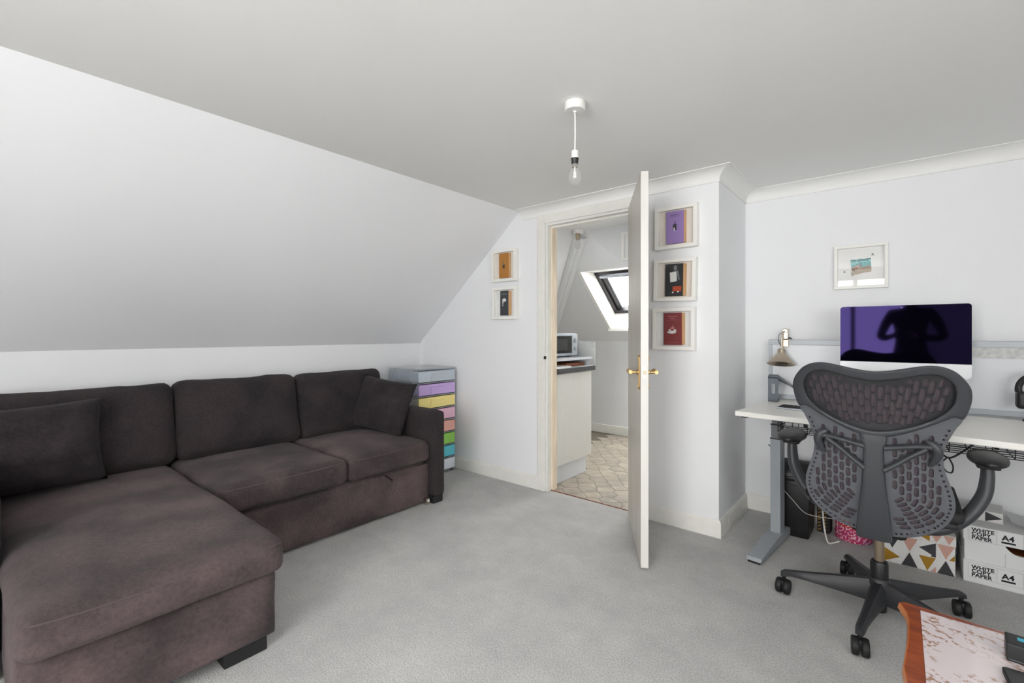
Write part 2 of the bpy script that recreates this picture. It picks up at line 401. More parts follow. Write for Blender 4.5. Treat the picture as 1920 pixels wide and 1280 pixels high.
def holed_wall(name, axis, at, th, a0, a1, w, label):
    bm = new()
    def b(p0, p1, z0, z1):
        if axis == 'Y': box(bm, p0, p1, at-th, at, z0, z1)
        else: box(bm, at, at+th, p0, p1, z0, z1)
    ws = sorted(w) if isinstance(w, list) else [w]; e0 = a0
    for q in ws:
        b(e0, q[0], 0, ZC); b(q[0], q[1], 0, q[2]); b(q[0], q[1], q[3], ZC); e0 = q[1]
    b(e0, a1, 0, ZC)
    struct(name, bm, 'wall_paint', label, 'wall')
holed_wall('wall_front', 'Y', YB, .12, XL-.1, XR+.1, [W1, W5], 'white wall behind the camera with a wide window')
holed_wall('wall_right', 'X', XR, .12, YB-.1, DA+.1, W2, 'white wall on the right side with an added window')
def window(name, axis, at, w, label, nb):
    t = thing(name, label, 'window', kind='structure')
    def b(bm, p0, p1, q0, q1, z0, z1):
        return box(bm, p0, p1, at+q0, at+q1, z0, z1) if axis == 'Y' else box(bm, at+q0, at+q1, p0, p1, z0, z1)
    f = .05; bm = new(); q = (-.10, -.04) if axis == 'Y' else (.04, .10)
    b(bm, w[0], w[1], *q, w[2], w[2]+f); b(bm, w[0], w[1], *q, w[3]-f, w[3])
    b(bm, w[0], w[0]+f, *q, w[2]+f, w[3]-f); b(bm, w[1]-f, w[1], *q, w[2]+f, w[3]-f)
    obj('window_frame', bm, 'frame_white', t)
    n = nb; step = (w[1]-w[0]-2*f)/n
    for i in range(1, n):
        x = w[0]+f+i*step; obj('mullion', b(new(), x-.025, x+.025, *q, w[2]+f, w[3]-f), 'frame_white', t)
    for i in range(n):
        x = w[0]+f+i*step; m_ = (q[0]+q[1])/2
        obj('pane', b(new(), x+.025*(i > 0), x+step-.025*(i < n-1), m_-.003, m_+.003, w[2]+f, w[3]-f), 'window_glass', t)
    bm = new(); b(bm, w[0]-.04, w[1]+.04, *((0, .06) if axis == 'Y' else (-.06, 0)), w[2]-.03, w[2]); obj('window_sill', bm, 'trim_paint', t)
window('window_1', 'Y', YB, W1, 'wide white framed window behind the camera', 2)
window('added_window_5', 'Y', YB, W5, 'narrow white framed window added for light behind the camera on the right', 1)
window('added_window_2', 'X', XR, W2, 'unseen white framed window added for light in the right hand wall', 2)

# coving and skirting: profile swept round the alcove corners
def sweep(prof, kind, name, label, cat, m, x_left):
    """prof: list of (a out from wall, z); three mitred runs: door wall, alcove side, desk wall"""
    bm = new(); n = len(prof)
    def run(p0, p1):
        A = [bm.verts.new(p) for p in p0]; B = [bm.verts.new(p) for p in p1]
        for i in range(n-1): bm.faces.new((A[i], A[i+1], B[i+1], B[i]))
        bm.faces.new(A[::-1]); bm.faces.new(B)
    for x0, x1 in x_left:
        run([(x0, D-a, z) for a, z in prof], [((XC+a) if x1 is None else x1, D-a, z) for a, z in prof])
    run([(XC+a, D-a, z) for a, z in prof], [(XC+a, DA-a, z) for a, z in prof])
    run([(XC+a, DA-a, z) for a, z in prof], [(XR, DA-a, z) for a, z in prof])
    struct(name, bm, m, label, cat, smooth=30)
c_, cp_ = .076, .063
prof = [(-.01, ZC-cp_-.008), (.009, ZC-cp_-.008), (.009, ZC-cp_), (.003, ZC-cp_)]
for i in range(0, 9):
    t = i/8*math.pi/2; prof.append((.003+c_*(1-math.cos(t)), ZC-.004-(cp_-.004)*(1-math.sin(t))))
prof += [(c_+.006, ZC-.004), (c_+.006, ZC+.01), (-.01, ZC+.01)]
sweep(prof, 'c', 'trim_1', 'white plaster coving along the top of the door wall and alcove', 'coving', 'coving_paint', [(-2.246, None)])
prof = [(-.01, .1), (.006, .1), (.012, .092), (.016, .080), (.016, 0), (-.01, 0)]
sweep(prof, 'b', 'baseboard_back', 'cream painted skirting board along the door wall and alcove', 'skirting board', 'trim_paint', [(XL, -2.094), (-1.262, None)])
struct('baseboard_left', bx(XL, XL+.016, YB, D, 0, .1, bev=.003), 'trim_paint', 'cream skirting board on the knee wall behind the sofa', 'skirting board')
struct('baseboard_front', bx(XL, XR, YB, YB+.016, 0, .1, bev=.003), 'trim_paint', 'cream skirting board under the wide window', 'skirting board')
struct('baseboard_right', bx(XR-.016, XR, YB+.02, DA, 0, .1, bev=.003), 'trim_paint', 'cream skirting board on the right hand wall', 'skirting board')
# door casing
t = thing('trim_2', 'cream painted door frame with architrave round the kitchen doorway', 'door frame', kind='structure')
for nm, a in (('architrave', (-2.094, OX0-.004)), ('architrave', (OX1+.004, -1.262))):
    bm = bx(a[0], a[1], D-.018, D, 0, OZ+.073, bev=.004); obj(nm, bm, 'trim_paint', t)
obj('head_architrave', bx(OX0-.004, OX1+.004, D-.017, D, OZ+.004, OZ+.073, bev=.004), 'trim_paint', t)
for x0, x1 in ((OX0, OX0+.012), (OX1-.012, OX1)): obj('jamb', bx(x0, x1, D-.002, D+.104, 0, OZ), 'trim_paint', t)
for x0, x1 in ((OX0+.012, OX0+.024), (OX1-.024, OX1-.012)): obj('door_stop', bx(x0, x1, D+.045, D+.104, 0, OZ), 'bare_wood', t)
obj('head_jamb', bx(OX0+.012, OX1-.012, D-.002, D+.104, OZ-.012, OZ), 'trim_paint', t)
obj('head_stop', bx(OX0+.024, OX1-.024, D+.045, D+.104, OZ-.024, OZ-.012), 'trim_paint', t)
obj('strike_plate', bx(OX0-.010, OX0-.001, D-.0205, D+.006, .990, 1.012), 'black_plastic', t)

# door leaf, swung open into the room on its right-hand hinges
HX, HYY = -1.336, 2.776
ang = math.atan2(2.186-HYY, -.985-HX)
dr = thing('door_1', 'white flush door swung open with brass lever handles', 'door', (HX, HYY, 0), ang, kind='structure')
LW = .686
lf = obj('leaf', bx(0, LW, 0, .038, .012, 1.992, bev=.0015, seg=1), ['door_paint', 'door_face_shaded'], dr)
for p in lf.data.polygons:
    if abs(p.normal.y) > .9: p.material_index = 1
obj('latch_plate', bx(LW-.001, LW+.0012, .008, .030, .955, 1.015), 'white_plastic', dr)
obj('latch_bolt', bx(LW, LW+.009, .013, .025, .978, .996), 'steel_warm', dr)
for s in (-1, 1):
    y0 = 0 if s < 0 else .038
    bm = new(); box(bm, LW-.075, LW-.035, min(y0, y0+s*.006), max(y0, y0+s*.006), .915, 1.055, bev=.002)
    lathe(bm, [(.018, y0), (.018, y0+s*.008)], (LW-.055, 0, 1.055), 16, 'Y'); lathe(bm, [(.018, y0), (.018, y0+s*.008)], (LW-.055, 0, .915), 16, 'Y')
    h = obj('handle', bm, 'brass', dr)
    bm = new(); lathe(bm, [(.013, y0), (.013, y0+s*.012), (.0085, y0+s*.016), (.0085, y0+s*.045)], (LW-.055, 0, .985), 16, 'Y')
    lathe(bm, [(.0095, .0), (.011, -.012), (.008, -.02), (.0075, -.05), (.009, -.075), (.0135, -.082), (.0135, -.09), (.009, -.098), (.005, -.108), (.002, -.115)], (LW-.047, y0+s*.045, .985), 16, 'X')
    obj('lever', bm, 'brass', h, smooth=40)
for z in (.25, 1.0, 1.75):
    obj('hinge', cyl(new(), (-.004, .040, z-.04), (-.004, .040, z+.04), .006, seg=10), 'steel_warm', dr)

# ------------------------------------------------------------------ kitchen beyond the doorway
KY, KX0, KX1 = 4.94, XL, -.90
SLP = (ZC-ZK)/1.2; SN = Vector((0, SLP, 1)).normalized(); KT = KY-1.2
def sz(y): return ZC-(y-KT)*SLP
fl = struct('floor_kitchen', bx(KX0, KX1+.1, 2.869, KY+.1, -.08, -.004), 'grout', 'beige kitchen floor of irregular stone shapes', 'floor')
random.seed(4)
pts = {}
DX, DY = .150, .088
for j in range(-1, 27):
    for i in range(-1, 13):
        pts[i, j] = Vector((-2.62 + (i+(j % 2)*.5)*DX + random.uniform(-.030,.030), 2.80 + j*DY + random.uniform(-.016,.016), 0))
def cell(i, j):
    P = pts[i, j]; cl = [(P.x-.14, P.y-.14), (P.x+.14, P.y-.14), (P.x+.14, P.y+.14), (P.x-.14, P.y+.14)]
    for dj in (-2, -1, 0, 1, 2):
        for di in (-2, -1, 0, 1, 2):
            q = pts.get((i+di, j+dj))
            if q is None or (di == 0 and dj == 0): continue
            mx, my = (P.x+q.x)/2, (P.y+q.y)/2; nx, ny = q.x-P.x, q.y-P.y; L = math.hypot(nx, ny); nx /= L; ny /= L
            mx -= nx*.0022; my -= ny*.0022; out = []
            for a, b in zip(cl, cl[1:]+cl[:1]):
                da = (a[0]-mx)*nx+(a[1]-my)*ny; db = (b[0]-mx)*nx+(b[1]-my)*ny
                if da <= 0: out.append(a)
                if (da <= 0) != (db <= 0):
                    t_ = da/(da-db); out.append((a[0]+(b[0]-a[0])*t_, a[1]+(b[1]-a[1])*t_))
            cl = out
            if len(cl) < 3: return None
    return cl
def clip(cl, ax, lim, sgn):
    out = []
    for a, b in zip(cl, cl[1:]+cl[:1]):
        da = (a[ax]-lim)*sgn; db = (b[ax]-lim)*sgn
        if da <= 0: out.append(a)
        if (da <= 0) != (db <= 0):
            t_ = da/(da-db); out.append((a[0]+(b[0]-a[0])*t_, a[1]+(b[1]-a[1])*t_))
    return out
for (i, j), P in list(pts.items()):
    if not (-2.56 < P.x < -1.2 and 2.82 < P.y < KY): continue
    # only the strip the doorway shows
    if P.y < 3.55 and P.x < -2.12: continue
    cl = cell(i, j)
    if not cl: continue
    cl = clip(cl, 1, 2.871, -1); cl = clip(cl, 1, KY-.002, 1) if len(cl) > 2 else cl
    if len(cl) < 3: continue
    bm = new(); poly_slab(bm, [(x, y, -.0045) for x, y in cl], (0, 0, .0045))
    obj('tile', bm, ('kitchen_tile', 'kitchen_tile_b', 'kitchen_tile_c')[random.randrange(3)], fl)
struct('floor_threshold', bx(OX0+.012, OX1-.012, 2.862, 2.872, -.01, .004, bev=.002), 'wood_tray', 'thin dark threshold strip between carpet and kitchen floor', 'threshold')
struct('wall_kitchen_far', bx(KX0-.1, KX1+.1, KY, KY+.1, -.08, ZK+.02), 'kitchen_wall', 'low white far wall of the kitchen under the skylight', 'wall')
struct('wall_kitchen_left', bx(KX0-.1, KX0, D+.1, KY+.1, -.08, ZK+.02), 'kitchen_wall', 'low white left wall of the kitchen', 'wall')
bm = new()
for a in ((D+.1, W4[0], -.08, ZC), (W4[1], KY+.1, -.08, ZC), (W4[0], W4[1], -.08, W4[2]), (W4[0], W4[1], W4[3], ZC)): box(bm, KX1, KX1+.004, *a)
struct('wall_kitchen_right', bm, 'kitchen_wall', 'white right wall of the kitchen with a small added window', 'wall')
window('added_window_4', 'X', KX1-.03, W4, 'small unseen window added in the kitchen right wall for light', 2)
struct('ceiling_kitchen', bx(XS-.02, KX1+.1, D+.1, KT+.02, ZC, ZC+.1) if False else bx(XS-.02, KX1, DA+.1, KT+.02, ZC, ZC+.08), 'ceiling_paint', 'flat pale ceiling of the kitchen', 'ceiling')
bm = new(); n2 = Vector((-sl.z, 0, sl.x))
poly_slab(bm, [(XL, D+.05, ZK), (XS, D+.05, ZC), (XS, KT, ZC), (XL, KY, ZK)], n2*.06)
struct('ceiling_kitchen_slope', bm, 'kitchen_wall', 'left sloping ceiling of the kitchen', 'ceiling')
SX0, SX1, SY0, SY1 = -2.512, -1.24, 4.108, 4.767
bm = new(); V3 = lambda x, y: (x, y, sz(y)); ex = SN*.02
hip = lambda x: KT + (XS-x)*(KY-KT)/(XS-XL)
poly_slab(bm, [V3(SX0, hip(SX0)), V3(XL, KY), V3(SX0, KY)], ex)
poly_slab(bm, [V3(XS, KT), V3(SX0, hip(SX0)), V3(SX0, SY0), V3(KX1, SY0), V3(KX1, KT)], ex)
poly_slab(bm, [V3(SX0, SY1), V3(SX0, KY), V3(KX1, KY), V3(KX1, SY1)], ex)
poly_slab(bm, [V3(SX1, SY0), V3(SX1, SY1), V3(KX1, SY1), V3(KX1, SY0)], ex)
struct('ceiling_kitchen_roof', bm, 'kitchen_wall', 'sloping white kitchen ceiling pierced by the skylight', 'ceiling')
# skylight
t = thing('window_3', 'dark framed roof skylight in the kitchen slope', 'window', kind='structure')
q00, q01 = (SY0, sz(SY0)), (SY1, sz(SY1)); q10, q11 = (4.396, 1.835), (4.878, 1.421)
bm = new()
poly_slab(bm, [(SX0+.004, q00[0]-.004, q00[1]-.002), (SX0+.004, q01[0], q01[1]-.004), (SX0+.004, *q11), (SX0+.004, *q10)], (-.03, 0, 0))
poly_slab(bm, [(SX1, *q00), (SX1, *q01), (SX1, *q11), (SX1, *q10)], (.03, 0, 0))
poly_slab(bm, [(SX0-.03, *q00), (SX1+.03, *q00), (SX1+.03, *q10), (SX0-.03, *q10)], (0, 0, .03))
poly_slab(bm, [(SX0-.03, *q01), (SX1+.03, *q01), (SX1+.03, *q11), (SX0-.03, *q11)], (0, 0, -.03))
obj('reveal', bm, 'frame_white', t)
e = (Vector((0, q11[0]-q10[0], q11[1]-q10[1]))).normalized(); Ls = (Vector((0, *q11))-Vector((0, *q10))).length; nn = Vector((0, -e.z, e.y))
def sky_bar(nm, x0, x1, s0, s1, d0, d1, m, parent):
    o3 = Vector((0, *q10)); bm = new()
    P = [o3+e*s+nn*d for s, d in ((s0, d0), (s1, d0), (s1, d1), (s0, d1))]
    poly_slab(bm, [(x0, p.y, p.z) for p in P], (x1-x0, 0, 0)); return obj(nm, bm, m, parent)
sky_bar('outer_frame', SX0-.02, SX0+.045, 0, Ls, -.01, .07, 'skylight_frame', t); sky_bar('outer_frame', SX1-.045, SX1+.02, 0, Ls, -.01, .07, 'skylight_frame', t)
sky_bar('outer_frame', SX0-.02, SX1+.02, -.03, .03, -.01, .07, 'skylight_frame', t); sky_bar('outer_frame', SX0-.02, SX1+.02, Ls-.045, Ls+.02, -.01, .07, 'skylight_frame', t)
sky_bar('sash', SX0+.045, SX0+.085, .03, Ls-.045, .01, .06, 'skylight_frame', t); sky_bar('sash', SX1-.085, SX1-.045, .03, Ls-.045, .01, .06, 'skylight_frame', t)
sky_bar('control_bar', SX0+.05, SX1-.05, .045, .075, -.02, .01, 'micro_silver', t)
sky_bar('sash_glazing_bead', SX0+.085, SX0+.105, .03, Ls-.045, .03, .055, 'alu_rail', t)
sky_bar('pane', SX0+.105, SX1-.085, .03, Ls-.045, .04, .046, 'window_glass', t)
# boxed batten along the valley between the two slopes
bm = new(); a = Vector((XS, KT, ZC)); b = Vector((XL, KY, ZK)); a2 = a+(b-a)*.02
dv = (b-a2).normalized(); nv = (Vector((sl.z, 0, -sl.x)) - SN).normalized(); sv = dv.cross(nv).normalized()
pr = [(-.062, -.01), (-.062, .020), (-.03, .034), (-.008, .034), (.0, .028), (.008, .034), (.03, .034), (.062, .020), (.062, -.01)]
poly_slab(bm, [a2+sv*p+nv*(q+.02) for p, q in pr], b-a2)
struct('trim_3', bm, 'kitchen_wall', 'white boxed batten running down the kitchen roof valley', 'batten')
bm = new(); poly_slab(bm, [(-2.24, KT+.0, ZC), (-1.835, KT, 1.782), (-1.5, KT, 1.50), (KX1, KT, 1.50), (KX1, KT, ZC)], (0, .02, 0))
struct('wall_kitchen_gable', bm, 'kitchen_wall', 'white hanging wall panel with a slanting lower edge in the kitchen', 'wall')
struct('baseboard_kitchen', bx(KX0, KX1, KY-.016, KY, 0, .1, bev=.003), 'trim_paint', 'white skirting board on the far kitchen wall', 'skirting board')
# kitchen picture
t = thing('picture_frame', 'pale framed picture on the kitchen wall partly hidden by the door', 'picture', (-1.77, KT-.001, 1.94))
bm = new()
for x0, x1, z0, z1 in ((-.085,.085,-.125,-.10), (-.085,.085,.10,.125), (-.085,-.06,-.10,.10), (.06,.085,-.10,.10)): box(bm, x0, x1, -.022, 0, z0, z1, bev=.002)
obj('frame', bm, 'frame_white', t); obj('backing', bx(-.06, .06, -.006, 0, -.10, .10), 'mount_white', t); obj('glass', bx(-.06, .06, -.010, -.008, -.10, .10), 'picture_glass', t)
# kitchen lamp
def lampholder(t, z0, m2):
    pass
t = thing('ceiling_lamp', 'bare bulb in a white batten holder on the kitchen ceiling', 'lamp', (-2.262, 3.66, ZC))
obj('rose', lathe(new(), [(.05, 0), (.05, -.03), (.045, -.035)], seg=24), 'white_plastic', t, smooth=40)
obj('holder', lathe(new(), [(.022, -.033), (.022, -.07), (.019, -.075), (.019, -.092)], seg=16), 'steel_warm', t, smooth=40)
obj('bulb', lathe(new(), [(.014, -.09), (.016, -.10), (.024, -.12), (.029, -.14), (.026, -.16), (.015, -.172), (.002, -.176)], seg=18), 'bulb_glass', t, smooth=True)
# base unit, worktop, raised shelf
t = thing('base_cabinet', 'white kitchen base cabinet with a recessed kickboard', 'cabinet', (-2.30, 3.2, 0))
obj('carcass', bx(-.29, .27, -.265, .268, .155, .87), 'cabinet_white', t)
dd = obj('cabinet_door', bx(.272, .29, -.262, .270, .155, .866, bev=.002), 'cabinet_white', t)
obj('kickboard', bx(.225, .241, -.265, .262, .0, .155), 'board_white', t)
t = thing('worktop', 'dark edged worktop on the kitchen base cabinet', 'worktop', (-2.30, 3.2, .872))
obj('slab', bx(-.30, .318, -.266, .290, 0, .038), 'worktop_edge', t); obj('laminate_top', bx(-.30, .318, -.266, .290, .038, .042), 'board_white', t)
tag(obj('serving_tray', bx(-.15, .15, -.13, .15, 0, .026, bev=.004), 'wood_tray', loc=(-2.19, 3.26, .9142)), 'reddish brown wooden tray lying under the raised shelf', 'tray')
tag(obj('paper_stack', bx(-.12, .12, -.11, .08, 0, .012), 'mount_white', loc=(-2.15, 3.09, .9142) if False else (-2.10, 3.03, .9142)), 'small pile of white papers on the kitchen worktop', 'papers')
t = thing('shelf_board', 'white raised shelf carrying the microwave', 'shelf', (-2.30, 3.2, .9142))
obj('board', bx(-.30, .30, -.266, .275, .052, .072, bev=.002), 'board_white', t)
for y in (-.262, .262): obj('support', bx(-.29, .29, y-.006, y+.006, 0, .052) if False else bx(-.29, -.05, y-.006, y+.006, 0, .052), 'board_white', t)
obj('support', bx(-.05, .28, .262, .274, 0, .052), 'board_white', t)
tag(obj('splashback', bx(-.012, 0, -.40, .40, 0, .15), 'marble', loc=(-2.61, 3.3, .9142)), 'grey marbled splashback panel behind the microwave', 'splashback')
t = thing('microwave', 'silver microwave oven with a black door and round dials', 'microwave', (-2.32, 3.19, .9142+.0722))
obj('body', bx(-.20, .195, -.25, .215, .008, .195, bev=.004), 'micro_silver', t)
d_ = obj('door', bx(.195, .212, -.25, .130, .012, .192, bev=.002), 'micro_silver', t)
w_ = obj('door_glass', bx(.212, .214, -.25, .125, .032, .175), 'micro_black', t)
obj('viewing_window', bx(.214, .2148, -.2, .055, .055, .148), 'micro_window', w_)
p_ = obj('control_panel', bx(.195, .212, .132, .215, .012, .192, bev=.002), 'micro_silver', t)
for z in (.07, .135): obj('dial', lathe(new(), [(.019, .212), (.019, .224), (.015, .227)], (0, .174, z), 18, 'X'), 'alu_rail', p_)
for y in (-.2, .17): obj('foot', cyl(new(), (.15, y, 0), (.15, y, .009), .012, seg=10), 'rubber', t)
# back splash end beyond the shelf (marbled upstand)
tag(obj('upstand', bx(0, .618, -.012, 0, 0, .196), 'marble', loc=(-2.60, 3.4885, .9142)), 'grey marbled upstand at the far end of the worktop', 'upstand')


def root_of(o):
    while o.parent: o = o.parent
    return o
def wpart(name, bm, m, parent, smooth=False):
    """part modelled in room coordinates, stored relative to its (unrotated) thing"""
    bmesh.ops.translate(bm, vec=-root_of(parent).location, verts=bm.verts[:])
    return obj(name, bm, m, parent, smooth)

# ------------------------------------------------------------------ corner sofa
sofa = thing('corner_sofa', 'dark brown suede corner sofa with a chaise on its left', 'sofa', (-2.9, 1.1, 0))
def sb(x0, x1, y0, y1, z0, z1, r, **k):
    return soft_box(((x0+x1)/2, (y0+y1)/2, (z0+z1)/2), ((x1-x0)/2, (y1-y0)/2, (z1-z0)/2), r, **k)
wpart('base', sb(-3.40, -2.54, .80, 2.10, .02, .285, .012, n=8), 'suede', sofa, True)
fr = wpart('drawer_front', sb(-2.56, -2.515, .775, 2.112, .012, .276, .014, n=10, wr=.002), 'suede', sofa, True)
bm = new(); P = [(-2.520, 1.755, .272), (-2.508, 1.765, .262), (-2.500, 1.785, .244), (-2.499, 1.793, .236)]
tube(bm, spline(P, 4), .003, 8, radii=[(.010, .004)]*13); wpart('pull_strap', bm, 'black_matte', fr, True)
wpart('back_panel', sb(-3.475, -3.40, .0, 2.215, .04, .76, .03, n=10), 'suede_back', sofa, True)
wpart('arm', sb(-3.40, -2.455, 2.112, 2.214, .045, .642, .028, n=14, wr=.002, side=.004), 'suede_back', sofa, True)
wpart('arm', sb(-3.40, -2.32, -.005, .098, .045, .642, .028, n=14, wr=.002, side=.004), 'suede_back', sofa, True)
wpart('seat_cushion', sb(-3.32, -2.495, .795, 1.494, .288, .435, .045, n=20, top=.022, front=.006, wr=.005, wscale=5, seed=1), 'suede', sofa, True)
wpart('seat_cushion', sb(-3.32, -2.495, 1.498, 2.118, .288, .437, .045, n=20, top=.028, front=.006, wr=.005, wscale=5, seed=4), 'suede', sofa, True)
wpart('chaise_base', sb(-3.38, -1.80, .098, .772, .052, .292, .016, n=12, wr=.003), 'suede', sofa, True)
wpart('chaise_cushion', sb(-3.32, -1.755, .092, .800, .286, .425, .052, n=26, top=.03, front=.012, wr=.006, wscale=4, seed=9), 'suede', sofa, True)
def piping(cush, axis_lo, axis_hi, n=26):
    co = [v.co for v in cush.data.vertices]; P = []
    for k in range(n+1):
        y = axis_lo+(axis_hi-axis_lo)*k/n - root_of(cush).location.y
        near = [c for c in co if abs(c.y-y) < .035]
        if not near: continue
        b_ = max(near, key=lambda c: c.x*.72+c.z*.70); P.append(Vector((b_.x, y, b_.z)))
    Q = [sum((P[min(len(P)-1, max(0, i+d))] for d in (-2,-1,0,1,2)), Vector())/5 for i in range(len(P))]
    Q[0] = Q[0]; bm = tube(new(), Q, .0022, 6); obj('piping', bm, 'suede_seam', cush, True)
mat('suede_seam', (90,78,79), .95)
for c_ in [o for o in sofa.children if o.name.startswith('chaise_cushion')]: piping(c_, .105, .79)
for c_, q in zip([o for o in sofa.children if o.name.startswith('seat_cushion')], ((.81, 1.48), (1.51, 2.105))): piping(c_, *q)
def back_cush(y0, y1, seed, zt):
    bm = soft_box((0, 0, 0), (.080, (y1-y0)/2, .235), .055, n=22, front=.030, wr=.010, wscale=5, seed=seed, side=.004)
    for v in bm.verts:   # slump: fuller at the bottom, creased where it meets the seat
        k = (v.co.z+.235)/.47; v.co.x += .02*(1-k)**2*(1 if v.co.x > 0 else .2)
    xform(bm, Matrix.Translation((-3.30, (y0+y1)/2, zt)) @ Matrix.Rotation(R(-9), 4, 'Y'))
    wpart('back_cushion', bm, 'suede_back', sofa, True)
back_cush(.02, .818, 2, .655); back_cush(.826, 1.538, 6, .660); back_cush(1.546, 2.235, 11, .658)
for x0, x1, y0, y1 in ((-2.56, -2.47, 2.115, 2.20), (-1.90, -1.815, .60, .745), (-1.90, -1.815, .115, .24), (-2.42, -2.34, .0, .08), (-3.38, -3.30, 2.12, 2.20), (-3.38, -3.30, .02, .1)):
    bm = bx(x0, x1, y0, y1, 0, .05, bev=.004)
    wpart('foot', bm, 'black_matte', sofa)
bm = new(); cyl(bm, (-2.498, 2.070, .020), (-2.498, 2.088, .020), .020, seg=16); box(bm, -2.520, -2.485, 2.064, 2.094, .024, .044, bev=.003)
wpart('castor', bm, 'chrome', sofa)
# throw pillows
def frame_mtx(c, ex, ez):
    ex = Vector(ex).normalized(); ez = Vector(ez); ez = (ez-ex*ez.dot(ex)).normalized(); ey = ez.cross(ex)
    return Matrix((( ex.x, ey.x, ez.x, c[0]), (ex.y, ey.y, ez.y, c[1]), (ex.z, ey.z, ez.z, c[2]), (0, 0, 0, 1)))
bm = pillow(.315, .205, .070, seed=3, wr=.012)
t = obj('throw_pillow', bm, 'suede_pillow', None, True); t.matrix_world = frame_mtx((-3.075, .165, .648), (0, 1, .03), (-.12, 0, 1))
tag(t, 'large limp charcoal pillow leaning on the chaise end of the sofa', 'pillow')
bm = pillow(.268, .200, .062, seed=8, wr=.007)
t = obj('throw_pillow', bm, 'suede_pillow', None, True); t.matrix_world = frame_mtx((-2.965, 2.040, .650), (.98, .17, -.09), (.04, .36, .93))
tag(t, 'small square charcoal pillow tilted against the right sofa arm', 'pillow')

# ------------------------------------------------------------------ drawer tower
for n_, c_r in (('dr_grey',(190,200,210)), ('dr_purple',(205,176,232)), ('dr_yellow',(250,232,150)), ('dr_pink',(244,196,218)), ('dr_coral',(248,186,172)), ('dr_green',(158,222,100)), ('dr_teal',(104,212,230)), ('dr_white',(236,241,250))):
    mat(n_, c_r, .35)
dt = thing('drawer_tower', 'clear plastic storage tower with eight pastel coloured drawers', 'storage drawers', (-3.15, 2.575, 0))
W2_, D2_, TH_ = .205, .195, .895
bm = new()
for y in (-W2_, W2_-.006): box(bm, -D2_, D2_-.012, y, y+.006, .006, TH_-.012)
box(bm, -D2_, -D2_+.006, -W2_, W2_, .006, TH_-.012); box(bm, -D2_, D2_, -W2_, W2_, TH_-.012, TH_, bev=.004)
obj('shell', bm, 'clear_plastic', dt)
bm = new()
for x in (-.11, .11):
    for y in (-W2_-.002,): box(bm, x-.012, x+.012, y, y+.003, .01, TH_-.014)
obj('side_rib', bm, 'clear_plastic', dt)
for x in (-.17, .17):
    for y in (-.18, .18): obj('foot', cyl(new(), (x, y, 0), (x, y, .008), .012, seg=10), 'black_plastic', dt)
for k, n_ in enumerate(('dr_grey','dr_purple','dr_yellow','dr_pink','dr_coral','dr_green','dr_teal','dr_white')):
    z1 = TH_-.024-k*.1082; z0 = z1-.088
    bm = new(); x1 = D2_
    box(bm, x1-.012, x1, -W2_+.008, W2_-.008, z0, z1, bev=.003)
    box(bm, -D2_+.02, x1-.012, -W2_+.02, -W2_+.024, z0+.006, z1-.012); box(bm, -D2_+.02, x1-.012, W2_-.024, W2_-.02, z0+.006, z1-.012)
    box(bm, -D2_+.02, x1-.012, -W2_+.024, W2_-.024, z0+.006, z0+.010); box(bm, -D2_+.02, -D2_+.024, -W2_+.024, W2_-.024, z0+.01, z1-.012)
    d_ = obj('drawer', bm, n_, dt)
    bm = new()      # raised arch-shaped grip
    pts_ = [(x1+.001, -.075, z0+.004), (x1+.001, -.073, z1-.030), (x1+.001, -.062, z1-.022), (x1+.001, .062, z1-.022), (x1+.001, .073, z1-.028)]
    tube(bm, pts_, .0048, 6); obj('grip', bm, n_, d_)
    box_ = bx(-D2_+.004, x1-.004, -W2_+.006, W2_-.006, z0-.012, z0-.007); obj('runner', box_, 'alu_rail', dt)

# ------------------------------------------------------------------ framed books
for n_, c_r in (('cover_mustard',(186,124,36)), ('cover_navy',(46,50,56)), ('cover_purple',(160,132,194)), ('cover_dark',(36,40,44)), ('cover_red',(132,44,48)),
                ('ink_white',(232,232,228)), ('ink_grey',(120,124,126)), ('ink_orange',(228,88,40)), ('ink_pink',(206,130,140)), ('ink_brown',(58,38,28)), ('ink_cream',(226,214,180)), ('ink_dark',(40,36,50))):
    mat(n_, c_r, .6)
def shape(bm, pts, y=-.0002):
    f = bm.faces.new([bm.verts.new((x, y, z)) for x, z in pts]); return f
def blob(bm, cx, cz, rx, rz, n=14, y=-.0002, a0=0, a1=360):
    shape(bm, [(cx+rx*math.cos(R(a0+(a1-a0)*i/n)), cz+rz*math.sin(R(a0+(a1-a0)*i/n))) for i in range(n)], y)
def rect(bm, x0, x1, z0, z1, y=-.0002): shape(bm, [(x0,z0),(x1,z0),(x1,z1),(x0,z1)], y)
